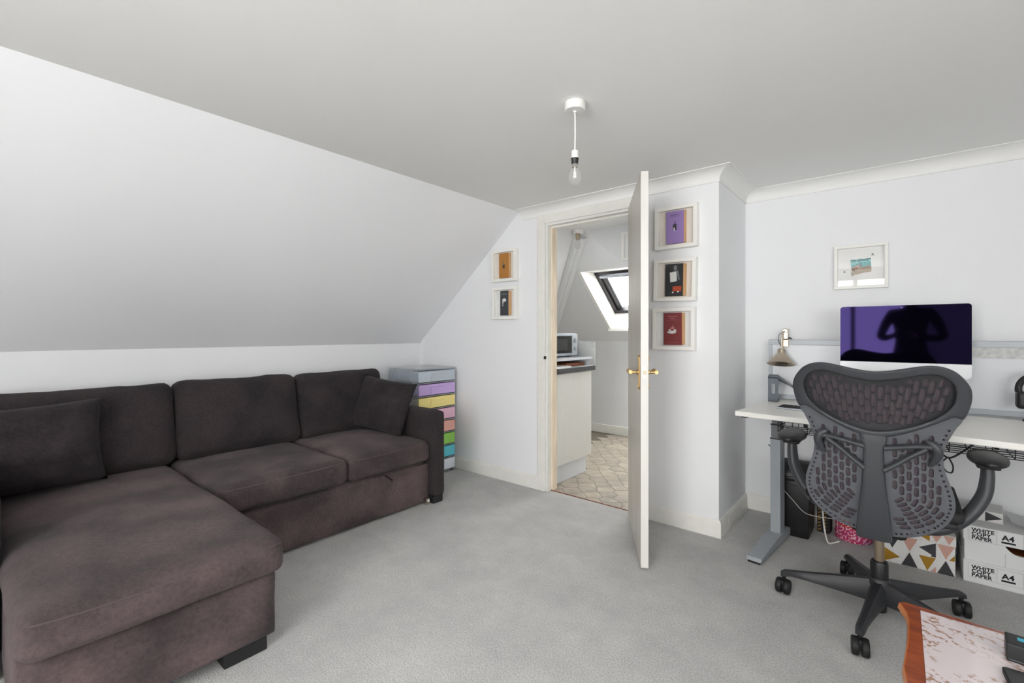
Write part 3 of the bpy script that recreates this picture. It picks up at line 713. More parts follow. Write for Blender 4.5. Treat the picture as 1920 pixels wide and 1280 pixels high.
def framed_book(label, x, z, w, cover, art, tilt=0, bw=.095, bh=.196, mount='mount_cream', dx=0., page=.012):
    dep, fw = .045, .023
    t = thing('framed_book', label, 'picture', (x, D, z), group='small white box frames holding books')
    t.rotation_euler = (0, R(tilt), 0)
    h = w/2; bm = new()
    for a in ((-h,h,-h,-h+fw), (-h,h,h-fw,h), (-h,-h+fw,-h+fw,h-fw), (h-fw,h,-h+fw,h-fw)): box(bm, a[0], a[1], -dep, -.001, a[2], a[3], bev=.0015, seg=1)
    obj('frame', bm, 'frame_white', t)
    obj('backing', bx(-h+fw, h-fw, -.019, -.002, -h+fw, h-fw), mount, t)
    obj('glass', bx(-h+fw, h-fw, -dep+.006, -dep+.008, -h+fw, h-fw), 'picture_glass', t)
    bk = obj('book', bx(dx-bw/2, dx+bw/2, -.0345, -.0195, -bh/2, bh/2, bev=.001, seg=1), cover, t)
    obj('page_block', bx(dx+bw/2-.001, dx+bw/2+page, -.0325, -.0195, -bh/2+.002, bh/2-.002), 'page_edge', bk)
    for mname, fn in art:
        bm = new(); fn(bm); bmesh.ops.translate(bm, vec=(dx, -.0346, 0), verts=bm.verts[:])
        obj('cover_print', bm, mname, bk)['kind'] = 'stuff'
def art1(bm): blob(bm, 0, -.004, .012, .022); blob(bm, -.002, .016, .006, .010)
def art1b(bm): blob(bm, 0, .012, .007, .003, y=-.0004)
framed_book('white box frame with a mustard yellow book', -2.415, 1.724, .256, 'cover_mustard', [('ink_brown', art1), ('ink_cream', art1b)], dx=.0, bw=.102)
def art2(bm):
    blob(bm, 0, .024, .021, .014); blob(bm, -.014, .006, .006, .016); rect(bm, -.018, -.012, -.014, .0); blob(bm, -.013, -.02, .007, .003)
def art2t(bm):
    for i, x in enumerate((-.03, -.022, -.013, -.004, .005, .014, .023)): rect(bm, x, x+.006, .066, .078 if i else .082)
framed_book('white box frame with a charcoal book and white figure', -2.41, 1.424, .256, 'cover_navy', [('ink_white', art2), ('ink_grey', art2t)], dx=.0, bw=.086, page=.022, mount='mount_white')
def bars(rows):
    def f(bm):
        for z, w, h in rows:
            x = -w/2
            while x < w/2: rect(bm, x, min(w/2, x+.010), z-h/2, z+h/2); x += .0125
    return f
def art3(bm): rect(bm, -.012, .010, -.018, .012); shape(bm, [(-.015,.012),(.014,.014),(.0,.024)]); rect(bm, -.002, .002, .022, .036)
def art3b(bm): rect(bm, -.008, .0, -.022, -.002, y=-.0004)
framed_book('white box frame with a lilac book, top of three', -1.035, 1.828, .258, 'cover_purple', [('ink_dark', art3), ('ink_white', art3b), ('ink_dark', bars([(.075,.05,.003),(.066,.06,.002)]))], bw=.108, page=.010, dx=-.005)
def fig0(bm): blob(bm, .008, .072, .011, .016)
def fig(bm): shape(bm, [(-.012,.05),(.026,.056),(.036,.0),(.028,-.002),(.02,.03),(.02,-.004),(-.008,-.004)]); 
def leg1(bm): shape(bm, [(-.014,-.012),(.002,-.012),(-.006,-.075),(-.016,-.075)])
def leg2(bm): shape(bm, [(.010,-.012),(.024,-.012),(.03,-.07),(.02,-.07)])
def paper(bm): shape(bm, [(-.026,.046),(.014,.050),(.018,-.008),(-.022,-.014)], y=-.0004)
def shoe1(bm): blob(bm, -.006, -.076, .006, .005, y=-.0004)
def shoe2(bm): blob(bm, .026, -.072, .006, .005, y=-.0004)
def orange(bm):
    for z in (-.044, -.054, -.064):
        for i in range(7): rect(bm, -.006+i*.0075, .0005+i*.0075, z-.004, z+.004, y=-.0005)
framed_book('white box frame with a black photographic book cover, middle of three', -1.042, 1.508, .258, 'cover_dark', [('ink_grey', fig0), ('ink_grey', fig), ('ink_dark', leg1), ('ink_dark', leg2), ('ink_white', paper), ('ink_white', shoe1), ('ink_white', shoe2), ('ink_orange', orange)], bw=.110, page=.016, dx=-.004, tilt=1.0)
def art5(bm): blob(bm, -.006, -.020, .028, .009); blob(bm, -.018, -.010, .007, .010); blob(bm, .014, -.010, .009, .008)
def art5b(bm): shape(bm, [(-.012,.0),(.012,.0),(.012,.012),(.006,.008),(.0,.028),(-.004,.008),(-.012,.014)])
framed_book('white box frame with a dark red book, bottom of three', -1.05, 1.210, .258, 'cover_red', [('ink_white', art5), ('ink_pink', art5b), ('ink_pink', bars([(.076,.058,.004),(.064,.03,.004),(.054,.07,.0015),(-.082,.06,.0015)]))], bw=.112, page=.014, dx=-.004, mount='mount_white')
# wide frame on the desk wall
t = thing('framed_artwork', 'white wide frame with a small teal mosaic collage above the monitor', 'picture', (-.168, DA, 1.578))
bm = new(); hw, hh, fw = .128, .130, .017
for a in ((-hw,hw,-hh,-hh+fw), (-hw,hw,hh-fw,hh), (-hw,-hw+fw,-hh+fw,hh-fw), (hw-fw,hw,-hh+fw,hh-fw)): box(bm, a[0], a[1], -.030, -.001, a[2], a[3], bev=.0015, seg=1)
obj('frame', bm, 'frame_white', t); obj('mount', bx(-hw+fw, hw-fw, -.005, -.002, -hh+fw, hh-fw), 'mount_white', t)
bm = new(); random.seed(3); pts_ = []
for (x0, z0), (x1, z1) in (((-.048,.044),(.046,.048)), ((.046,.048),(.050,-.030)), ((.050,-.030),(-.044,-.052)), ((-.044,-.052),(-.048,.044))):
    for k in range(6): pts_.append((x0+(x1-x0)*k/6+random.uniform(-.003,.003), -.0055, z0+(z1-z0)*k/6+random.uniform(-.003,.003)))
poly_slab(bm, pts_, (0, -.002, 0)); obj('collage', bm, 'mosaic_art', t)
for x, z, s in ((.055, .066, 1), (-.080, -.026, .9)):
    bm = new(); shape(bm, [(x-.008*s,z-.004*s),(x+.006*s,z+.010*s),(x+.004*s,z+.001*s),(x+.010*s,z-.008*s),(x+.001*s,z-.003*s)], y=-.0056); shape(bm, [(x-.004*s,z+.010*s),(x+.0*s,z+.010*s),(x+.004*s,z-.001*s),(x+.0*s,z-.002*s)], y=-.0058)
    obj('paper_bird', bm, 'ink_grey', t)
obj('glass', bx(-hw+fw, hw-fw, -.024, -.022, -hh+fw, hh-fw), 'picture_glass', t)

# ------------------------------------------------------------------ pendant
t = thing('pendant_light', 'bare clear bulb hanging on a white cord from the ceiling', 'lamp', (-1.024, 1.634, ZC))
r_ = obj('ceiling_rose', lathe(new(), [(.041, 0), (.043, -.006), (.043, -.030), (.040, -.034)], seg=32), 'white_plastic', t, smooth=40)
obj('cord_grip', lathe(new(), [(.007, -.034), (.007, -.040)], seg=12), 'white_plastic', r_)
obj('cord', tube(new(), spline([(0,0,-.036), (.001,.001,-.1), (.0015,0,-.15), (0,0,-.20)], 4), .0034, 8), 'white_plastic', t, True)
obj('holder_cap', lathe(new(), [(.010, -.196), (.0145, -.198), (.0145, -.222), (.016, -.226), (.016, -.229)], seg=20), 'white_plastic', t, smooth=40)
obj('holder_skirt', lathe(new(), [(.0165, -.229), (.0155, -.233), (.0135, -.252)], seg=20), 'bulb_black', t, smooth=40)
b_ = obj('bulb', lathe(new(), [(.011, -.264), (.013, -.270), (.020, -.282), (.0265, -.297), (.028, -.310), (.025, -.324), (.016, -.334), (.003, -.338)], seg=24), 'bulb_glass', t, smooth=True)
obj('bulb_cap', lathe(new(), [(.0115, -.250), (.0115, -.266)], seg=16), 'chrome', b_)
bm = new(); lathe(bm, [(.003, -.266), (.003, -.282), (.006, -.286), (.006, -.306), (.003, -.309)], seg=10); obj('capsule', bm, 'frame_white', b_)

# ------------------------------------------------------------------ desk
DZ = .765
da = math.atan2(2.577-2.687, .366+.674)
dk = thing('standing_desk', 'white sit stand desk on grey telescopic legs', 'desk', (-.674, 2.687, 0), da)
DWD, DDP = 1.6, .70
obj('desktop', bx(0, DWD, 0, DDP, DZ-.026, DZ, bev=.003), 'desk_white', dk)
for x in (.085, DWD-.16):
    cy_ = .335
    L_ = obj('leg_column', bx(x, x+.052, cy_-.04, cy_+.04, .045, .585, bev=.002), 'silver_paint', dk)
    obj('leg_stage', bx(x+.003, x+.049, cy_-.036, cy_+.036, .585, .665, bev=.002), 'silver_paint_dark', L_)
    obj('leg_stage', bx(x+.006, x+.046, cy_-.032, cy_+.032, .665, .735, bev=.002), 'silver_paint_dark', L_)
    for z, g in ((.585, .001), (.665, -.002)): obj('collar', bx(x-g, x+.052+g, cy_-.041+.0, cy_+.041, z-.003, z+.003), 'black_plastic', L_)
    bm = new(); Y0, Y1 = -.052, .66
    poly_slab(bm, [(x-.010, Y0, .012), (x-.010, Y0+.01, .028), (x-.010, cy_-.10, .055), (x-.010, cy_+.08, .055), (x-.010, Y1, .028), (x-.010, Y1, .012)], (.072, 0, 0))
    F_ = obj('leg_foot', bm, 'silver_paint', dk)
    for y in (Y0+.02, Y1-.02): obj('glide', bx(x-.004, x+.056, y-.018, y+.018, 0, .012, bev=.003), 'black_plastic', F_)
obj('crossbar', bx(.137, DWD-.16, .30, .36, .69, .735), 'silver_paint_dark', dk)
obj('cable_clip', bx(.025, .055, .02, .05, DZ-.034, DZ-.026), 'black_plastic', dk)
# wire cable tray and cables
ct = thing('cable_tray', 'black wire cable tray hanging under the desk', 'cable tray', (-.50, 2.86, .62))
bm = new(); zt, zb = .115, .03
def wire(a, b): cyl(bm, a, b, .0022, seg=5)
for y in (.0, .05, .10, .15, .20): wire((0, y, zb), (.95, y, zb))
for z in (.058, .086, zt): wire((0, 0, z), (.95, 0, z)); wire((0, .2, z), (.95, .2, z))
for k in range(15):
    x = .95*k/14; wire((x, 0, zt), (x, 0, zb)); wire((x, .2, zt), (x, .2, zb)); wire((x, 0, zb), (x, .2, zb))
obj('wire_basket', bm, 'black_plastic', ct)
for x in (.1, .85): obj('bracket', bx(x-.008, x+.008, .2, .205, .03, .119), 'black_plastic', ct)
def cable(name, pts, r, m, label, n=8):
    p0 = Vector(pts[0]); bm = tube(new(), [p-p0 for p in spline(pts, n)], r, 6)
    return tag(obj(name, bm, m, None, True, loc=p0), label, 'cable')
cable('power_cable', [(.10,2.90,.70),(.14,2.86,.655),(.175,2.85,.625),(.215,2.86,.65),(.27,2.90,.70)], .004, 'black_plastic', 'black cable sagging in a V below the wire tray')
cable('power_cable', [(.170,2.848,.625),(.155,2.84,.60),(.165,2.84,.568),(.185,2.84,.562),(.190,2.845,.59),(.178,2.85,.622)], .003, 'black_plastic', 'small black cable loop tied under the wire tray')
cable('power_cable', [(.08,2.90,.70),(.09,2.86,.655),(.115,2.84,.635),(.135,2.85,.61),(.12,2.86,.585)], .004, 'black_plastic', 'black cable hanging beside the chair back edge')

# ------------------------------------------------------------------ screen panel behind the desk
PY_ = 3.365
sp = thing('desk_screen', 'grey railed white back panel standing behind the desk', 'desk screen', (-.64, PY_, DZ))
PW = 1.5
obj('panel_board', bx(.02, PW-.02, .004, .012, .028, .345), 'board_white', sp)
obj('rail', bx(0, PW, -.004, .020, .345, .377, bev=.002), 'alu_rail', sp); obj('rail', bx(0, PW, -.004, .020, .002, .030, bev=.002), 'alu_rail', sp)
obj('post', bx(0, .02, -.004, .020, .030, .345, bev=.001), 'alu_rail', sp); obj('post', bx(PW-.02, PW, -.004, .020, .030, .345, bev=.001), 'alu_rail', sp)
mat('speckled_strip', (214,214,212), .6, col2=(188,189,188), vscale=45)
obj('pin_strip', bx(.70, PW-.02, -.003, .004, .292, .345), 'speckled_strip', sp)
# clip lamp on the rail
lm = thing('clip_lamp', 'brushed nickel clip lamp with a cone shade on the panel rail', 'lamp', (-.545, PY_, DZ+.377))
bm = new(); box(bm, -.018, .018, -.022, .024, -.045, .002, bev=.003); box(bm, -.014, .014, -.014, .014, .002, .072, bev=.005); obj('clip', bm, 'brushed_nickel', lm)
obj('clip_lever', tube(new(), spline([(.010,0,.006), (.022,-.004,.012), (.034,-.010,.006)], 4), .004, 8), 'black_plastic', lm, True)
obj('swivel', lathe(new(), [(.012, -.024), (.014, -.018), (.014, -.012)], (0, 0, .055), 16, 'Y'), 'chrome', lm)
obj('stem', tube(new(), spline([(0,-.020,.052), (-.012,-.035,.046), (-.014,-.042,.01), (-.014,-.045,-.062)], 5), .0042, 8), 'brushed_nickel', lm, True)
obj('flex', tube(new(), spline([(-.010,-.015,.05), (-.034,-.02,.03), (-.036,-.02,-.01), (-.022,-.02,-.04)], 5), .0018, 6), 'black_plastic', lm, True)
cx_, cy2 = -.014, -.047
s_ = obj('shade', lathe(new(), [(.018, -.058), (.023, -.062), (.023, -.086), (.026, -.090), (.077, -.150), (.078, -.155), (.074, -.153), (.024, -.094), (.0, -.090)], (cx_, cy2, 0), 36), 'brushed_nickel', lm, smooth=30)
xf = Matrix.Translation((cx_, cy2, -.05)) @ Matrix.Rotation(R(-14), 4, 'X') @ Matrix.Translation((-cx_, -cy2, .05))
s_.data.transform(xf)
# monitor on its riser
mon = thing('desktop_computer', 'silver all in one computer with a dark glossy screen', 'computer', (.016, 3.19, DZ+.112))
WZ = .264
scr = bx(-WZ, WZ, -.010, .0, .150, .454, bev=.0)
bm = new(); zz0, zz1, rr = .082, .454, .014
outl = []
for cx2, cz2, a0 in ((WZ-rr, zz1-rr, 0), (-WZ+rr, zz1-rr, 90), (-WZ+rr, zz0+rr, 180), (WZ-rr, zz0+rr, 270)):
    for k in range(6): outl.append((cx2+rr*math.cos(R(a0+18*k)), -.006, cz2+rr*math.sin(R(a0+18*k))))
poly_slab(bm, outl, (0, .014, 0)); bodyo = obj('housing', bm, 'imac_alu', mon)
scr.free(); bm = new(); outl2 = [p for p in outl if p[2] > .2] ; outl2 = [(WZ-.0005, 0, .152)] + [(x*.998, 0, z-.0005) for x, y, z in outl2] + [(-WZ+.0005, 0, .152)]
poly_slab(bm, [(x, -.0085, z) for x, y, z in outl2], (0, .0027, 0)); g_ = obj('screen', bm, 'screen_glass', mon)
obj('webcam', lathe(new(), [(.003, -.0088), (.003, -.0086)], (0, 0, .442), 10, 'Y'), 'graphite_light', g_)
bm = new(); box(bm, -.18, .18, .008, .028, .14, .40, bev=.008); obj('rear_housing', bm, 'imac_alu', mon)
bm = new(); poly_slab(bm, [(-.09, .022, .24), (-.09, .032, .24), (-.09, .075, .008), (-.09, .068, .0), (-.09, -.10, .0), (-.09, -.10, .006), (-.09, .060, .008)], (.18, 0, 0)); obj('stand', bm, 'imac_alu', mon)
rs = thing('monitor_riser', 'low grey metal riser under the computer', 'monitor stand', (.016, 3.18, DZ))
obj('shelf', bx(-.23, .23, -.11, .11, .098, .110, bev=.003), 'alu_rail', rs)
for x in (-.225, .215): obj('side', bx(x, x+.010, -.11, .11, .001, .098), 'alu_rail', rs)
# laptop stand (bent sheet) and keyboard
ls = thing('laptop_stand', 'dark blue grey bent metal laptop stand at the desk end', 'laptop stand', (-.585, 3.20, DZ+.001), R(8))
bm = new(); prof_ = [(-.005, .145), (.035, .150), (.125, .085), (.150, .082), (.150, .088), (.127, .091), (.037, .1565), (-.008, .151), (-.012, .145), (-.012, .012), (-.006, .004), (.09, .0), (.09, .004), (.0, .008), (-.005, .014)]
# upright with an oval opening
def plate(bm, x0, x1, z0, z1, hx, hz0, hz1, y0, y1):
    n = 10; ol = [(x0,z0),(x1,z0),(x1,z1),(x0,z1)]
    hol = [(hx+.009*math.cos(R(18*k-90+180)) , hz0+.009-.009) for k in range(0)]
    ring = [(hx+.010*math.cos(R(180+18*k)), hz0+.010*math.sin(R(180+18*k))) for k in range(11)] + [(hx+.010*math.cos(R(18*k)), hz1+.010*math.sin(R(18*k))) for k in range(11)]
    A = [bm.verts.new((x, y0, z)) for x, z in ring]; nR = len(ring); cxm, czm = (x0+x1)/2, (z0+z1)/2
    out = []
    for x, z in ring:
        dx, dz = x-hx, z-(hz0+hz1)/2; s = min(((x1-hx) if dx > 0 else (hx-x0))/max(abs(dx),1e-6), ((z1-czm) if dz > 0 else (czm-z0))/max(abs(dz),1e-6))
        out.append((hx+dx*s, (hz0+hz1)/2+dz*s))
    B = [bm.verts.new((x, y0, z)) for x, z in out]
    A2 = [bm.verts.new((x, y1, z)) for x, z in ring]; B2 = [bm.verts.new((x, y1, z)) for x, z in out]
    for i in range(nR):
        j = (i+1) % nR
        bm.faces.new((A[i],A[j],B[j],B[i])); bm.faces.new((A2[i],B2[i],B2[j],A2[j])); bm.faces.new((A[i],A2[i],A2[j],A[j])); bm.faces.new((B[i],B[j],B2[j],B2[i]))
bm = new(); plate(bm, -.028, .028, .012, .140, 0, .055, .10, -.005, .0); obj('upright', bm, 'blue_steel', ls)
bm = new(); tube(bm, spline([(0,-.0025,.138), (0,.0,.146), (.0,.01,.150)], 4), .0, 6, radii=[(.028,.0025)]*9, up=(0,1,.3))
bm.free(); bm = new()
poly_slab(bm, [(-.028,-.005,.139), (-.028,.006,.151), (.030,.10,.098) if False else (-.028,.012,.147), (-.028,0,.139)], (.056, 0, 0)); obj('bend', bm, 'blue_steel', ls)
bm = new(); poly_slab(bm, [(-.028, .004, .150), (.020, .004, .148), (.105, .02, .085), (.105, .15, .085), (.020, .15, .148), (-.028, .15, .150)], (0, 0, .005)); obj('tray', bm, 'blue_steel', ls)
bm = new(); box(bm, .100, .116, .02, .15, .085, .096, bev=.004); obj('tray_lip', bm, 'black_matte', ls)
bm = new(); box(bm, -.028, .028, -.006, .13, 0, .006, bev=.002); box(bm, -.028, .028, -.006, .0, .004, .014, bev=.002); obj('base_plate', bm, 'blue_steel', ls)
kb = thing('keyboard', 'slim dark keyboard lying on the desk behind the chair', 'keyboard', (-.325, 2.965, DZ+.001), R(-5))
obj('case', bx(-.19, .19, -.065, .065, 0, .008, bev=.002), 'micro_silver', kb)
bm = new()
for r0 in range(5):
    for c0 in range(14): box(bm, -.183+c0*.0262, -.183+c0*.0262+.0225, -.058+r0*.0236, -.058+r0*.0236+.0195, .008, .0105)
k_ = obj('keys', bm, 'black_matte', kb)
# headset on a stand at the frame edge
hs = thing('headset', 'black headset on its stand at the right end of the desk', 'headset', (.520, 3.26, DZ))
obj('stand_base', lathe(new(), [(.062, 0), (.062, .006), (.012, .010), (.010, .012)], seg=24), 'black_plastic', hs, smooth=30)
obj('stand_pole', cyl(new(), (0,0,.01), (0,0,.215), .007, seg=12), 'black_plastic', hs)
bm = new(); tube(bm, [(.075*math.cos(R(a)), 0, .15+.075*math.sin(R(a))) for a in range(-10, 191, 10)], .0, 8, radii=[(.013, .006)]*21, up=(0,1,0)); obj('headband', bm, 'black_matte', hs, True)
for s in (-1, 1):
    c2 = obj('ear_cup', soft_box((s*.066, 0, .100), (.018, .034, .042), .016, n=6), 'black_plastic', hs, True)
    obj('ear_pad', soft_box((s*.044, 0, .100), (.010, .032, .040), .009, n=6), 'black_matte', c2, True)
    obj('yoke', cyl(new(), (s*.072, 0, .135), (s*.074, 0, .165), .007, seg=10), 'graphite_dark', hs)

# ------------------------------------------------------------------ office chair
BZ = [.30,.36,.45,.55,.65,.75,.85,.95,1.10]; BY = [-.150,-.165,-.190,-.212,-.222,-.228,-.242,-.268,-.318]
def ybk(x, z):
    z = max(BZ[0], min(BZ[-1], z))
    for a, b, c, d in zip(BZ, BZ[1:], BY, BY[1:]):
        if a <= z <= b: return c+(d-c)*(z-a)/(b-a) + .7*x*x
half_outer = [(0,1.043),(.04,1.047),(.08,1.055),(.113,1.063),(.145,1.069),(.176,1.069),(.203,1.062),(.228,1.046),(.248,1.022),(.262,.997),(.267,.975),(.267,.948),(.261,.917),(.248,.882),(.231,.847),(.215,.812),(.203,.78),(.197,.75),(.196,.722),(.2,.69),(.21,.652),(.223,.61),(.229,.575),(.229,.545),(.222,.515),(.208,.485),(.182,.455),(.15,.432),(.11,.413),(.07,.404),(.03,.400),(0,.399)]
half_hole = [(0,1.005),(.038,1.010),(.08,1.018),(.113,1.028),(.145,1.036),(.173,1.036),(.197,1.028),(.215,1.010),(.224,.988),(.225,.962),(.220,.935),(.207,.912),(.187,.890),(.155,.866),(.114,.845),(.07,.828),(.03,.817),(0,.814)]
half_v = [(0,.788),(.04,.795),(.08,.809),(.12,.828),(.16,.850),(.2,.874),(.225,.888)]
def full(h):    # mirror a half outline that starts and ends on the axis
    return h + [(-x, z) for x, z in h[-2:0:-1]]
def smooth2(pts, n=3):
    out = []; N = len(pts)
    for i in range(N):
        a, b, c, d = pts[(i-1) % N], pts[i], pts[(i+1) % N], pts[(i+2) % N]
        for k in range(n):
            t_ = k/n; out.append(tuple(.5*(2*b[q]+(c[q]-a[q])*t_+(2*a[q]-5*b[q]+4*c[q]-d[q])*t_*t_+(3*b[q]-a[q]-3*c[q]+d[q])*t_**3) for q in (0, 1)))
    return out
def inside(p, poly):
    x, y = p; r = False; j = len(poly)-1
    for i in range(len(poly)):
        xi, yi = poly[i]; xj, yj = poly[j]
        if (yi > y) != (yj > y) and x < (xj-xi)*(y-yi)/(yj-yi)+xi: r = not r
        j = i
    return r
def dist_edge(p, poly):
    m_ = 9
    for (x0, y0), (x1, y1) in zip(poly, poly[1:]+poly[:1]):
        dx, dy = x1-x0, y1-y0; L = dx*dx+dy*dy or 1e-12; t_ = max(0, min(1, ((p[0]-x0)*dx+(p[1]-y0)*dy)/L))
        m_ = min(m_, math.hypot(p[0]-x0-t_*dx, p[1]-y0-t_*dy))
    return m_
def fill(name, outer, holes, half_t, bev, off, m, parent, res=1, shift=-.01, smooth=35):
    """flat plate with openings, bent over the curved back; off = distance behind (-) or in front (+) of the back surface"""
    cu = bpy.data.curves.new(name, 'CURVE'); cu.dimensions = '2D'; cu.fill_mode = 'BOTH'; cu.extrude = half_t-bev; cu.bevel_depth = bev; cu.bevel_resolution = res; cu.offset = -bev
    for P in [outer]+holes:
        s = cu.splines.new('POLY'); s.points.add(len(P)-1); s.use_cyclic_u = True
        for q, (x, z) in zip(s.points, P): q.co = (x, z, 0, 1)
    t_ = bpy.data.objects.new('tmp', cu); C.objects.link(t_)
    me = bpy.data.meshes.new_from_object(t_.evaluated_get(bpy.context.evaluated_depsgraph_get())); me.name = name
    bpy.data.objects.remove(t_); bpy.data.curves.remove(cu)
    bm = bmesh.new(); bm.from_mesh(me); bmesh.ops.remove_doubles(bm, verts=bm.verts[:], dist=1e-6)
    for lim in (.05, .028, .028):      # split long fill triangles so that the plate follows the curve of the back
        bmesh.ops.triangulate(bm, faces=[f for f in bm.faces if len(f.verts) > 3])
        bmesh.ops.subdivide_edges(bm, edges=[e for e in bm.edges if e.calc_length() > lim], cuts=1)
    bmesh.ops.triangulate(bm, faces=[f for f in bm.faces if len(f.verts) > 3])
    bm.to_mesh(me); bm.free()
    for v in me.vertices:
        x, z, d = v.co; v.co = (x+shift, ybk(x, z)+off+d, z)
    me.materials.clear(); me.materials.append(M(m))
    for p in me.polygons: p.use_smooth = True; p.material_index = 0
    me.set_sharp_from_angle(angle=R(smooth))
    o = bpy.data.objects.new(name, me); C.objects.link(o); o.parent = parent
    return o
ch = thing('office_chair', 'graphite mesh back swivel office chair facing the desk', 'chair', (-.059, 2.478, 0))
OUT = smooth2(full(half_outer), 2); HOLE = smooth2(full(half_hole), 2)
top_part = [p for p in half_outer if p[1] >= .88]
FR = full(top_part[:] + half_v[::-1])
fill('back_frame', smooth2(FR, 2), [HOLE], .014, .008, -.008, 'graphite', ch, res=2)
def slot(cx, cz, L, w, ang, n=5):
    ca, sa = math.cos(ang), math.sin(ang); P = []
    for s, a0 in ((1, -90), (-1, 90)):
        for k in range(n):
            a = R(a0+180*k/(n-1)); x = s*(L/2-w/2)+w/2*math.cos(a); y = w/2*math.sin(a); P.append((cx+x*ca-y*sa, cz+x*sa+y*ca))
    return P
ups = []; k = 0
for i in range(-11, 12):
    xb = i*.0215; off_ = (i % 2)*.029
    for j in range(-1, 6):
        cz = .815+off_+j*.058; cx = xb*(.74+.26*(cz-.80)/.24)
        ang = math.atan2(.24, xb*.26)
        S = slot(cx, cz, .0535, .0178, ang)
        if all(inside(q, HOLE) and dist_edge(q, HOLE) > .004 for q in S): ups.append(S)
        else:
            for L in (.034, .022):
                for s_h in (.012, -.012):
                    S = slot(cx, cz+s_h, L, .0178, ang)
                    if all(inside(q, HOLE) and dist_edge(q, HOLE) > .004 for q in S): ups.append(S); break
                else: continue
                break
HG = [(x*1.02, .92+(z-.92)*1.03) for x, z in HOLE]
fill('upper_lattice', HG, ups, .0035, .0, .002, 'graphite_dark', ch)
low_half = [(x, z+.012) for x, z in half_v[:-1]] + [p for p in half_outer if p[1] < .90]
LOW = smooth2(full(low_half), 2)
lows = []; lowc = []
def clear(S, L): return all(not (abs(a[0][0]-S[0][0]) > .1) and False for a in L)
for s in (-1, 1):
    c0x, c0z = .045, .575
    for j in range(0, 9):
        rad = .016+j*.0205; ez = .82
        # track: straight down the outside, round below, back up to the spine
        path = [(c0x+rad, .86-.001*q) for q in range(0, int((.86-c0z)*1000))]
        path += [(c0x+rad*math.cos(R(-a)), c0z+rad*ez*math.sin(R(-a))) for a in range(0, 131, 1)]
        # resample
        cum = [0]
        for a, b in zip(path, path[1:]): cum.append(cum[-1]+math.hypot(b[0]-a[0], b[1]-a[1]))
        pos = .004+(j % 2)*.019; q = 0
        while pos < cum[-1]:
            while q < len(cum)-2 and cum[q+1] < pos: q += 1
            p = path[q]; p2 = path[min(q+4, len(path)-1)]; an = math.atan2(p2[1]-p[1], p2[0]-p[0])
            S = slot(p[0], p[1], .0345, .0142, an)
            if min(x for x, z in S) > .052 and all(inside(v, LOW) and dist_edge(v, LOW) > .020 for v in S):
                T_ = [(s*x, z) for x, z in S]; c1 = (s*p[0], p[1])
                if all(math.hypot(c1[0]-q_[0], c1[1]-q_[1]) > .0150 and not any(inside(v, L_) for v in T_) and not any(inside(v, T_) for v in L_) for q_, L_ in lowc):
                    lows.append(T_); lowc.append((c1, T_))
            pos += .0405
    # border of small round holes
    hp = [p for p in half_outer if p[1] < .85]
    cum = 0; last = None; fine = []
    for a, b in zip(hp, hp[1:]):
        for k in range(12): fine.append((a[0]+(b[0]-a[0])*k/12, a[1]+(b[1]-a[1])*k/12))
    acc = 0; prev = fine[0]
    for p, pn in zip(fine, fine[1:]):
        acc += math.hypot(p[0]-prev[0], p[1]-prev[1]); prev = p
        if acc > .0165:
            acc = 0; tx, tz = pn[0]-p[0], pn[1]-p[1]; L = math.hypot(tx, tz); nx, nz = tz/L, -tx/L
            if inside((p[0]+nx*.013, p[1]+nz*.013), LOW): pass
            else: nx, nz = -nx, -nz
            c_x, c_z = p[0]+nx*.0135, p[1]+nz*.0135
            if c_x > .06 and inside((c_x, c_z), LOW) and dist_edge((c_x, c_z), LOW) > .009:
                lows.append([(s*(c_x+.0042*math.cos(R(45*k))), c_z+.0042*math.sin(R(45*k))) for k in range(8)])
fill('lower_back_shell', LOW, lows, .0035, .0, .002, 'graphite_light', ch)
fill('back_fabric', [(x*.965, .73+(z-.73)*.965) for x, z in OUT], [], .001, .0003, .0095, 'chair_fabric', ch)
# spine: rounded bar from the seat mechanism up to the V of the frame
bm = new(); rings = []
for z, hw_, dp in ((.805,.040,.016), (.785,.041,.020), (.74,.031,.024), (.68,.033,.026), (.61,.037,.028), (.52,.046,.032), (.44,.053,.036), (.405,.056,.038), (.385,.054,.036)):
    y0 = ybk(0, z)-.004; rg = []
    for k in range(16):
        a = 2*math.pi*k/16; ca, sa = math.cos(a), math.sin(a)
        x = hw_*(abs(ca)**.55)*(1 if ca > 0 else -1); y = -dp*.5+dp*.5*(abs(sa)**.55)*(1 if sa > 0 else -1)
        rg.append(bm.verts.new((x-.012, y0+y, z)))
    rings.append(rg)
for A, B in zip(rings, rings[1:]):
    for k in range(16): bm.faces.new((A[k], A[(k+1) % 16], B[(k+1) % 16], B[k]))
bm.faces.new(rings[0]); bm.faces.new(rings[-1][::-1])
obj('spine', bm, 'graphite', ch, smooth=45)
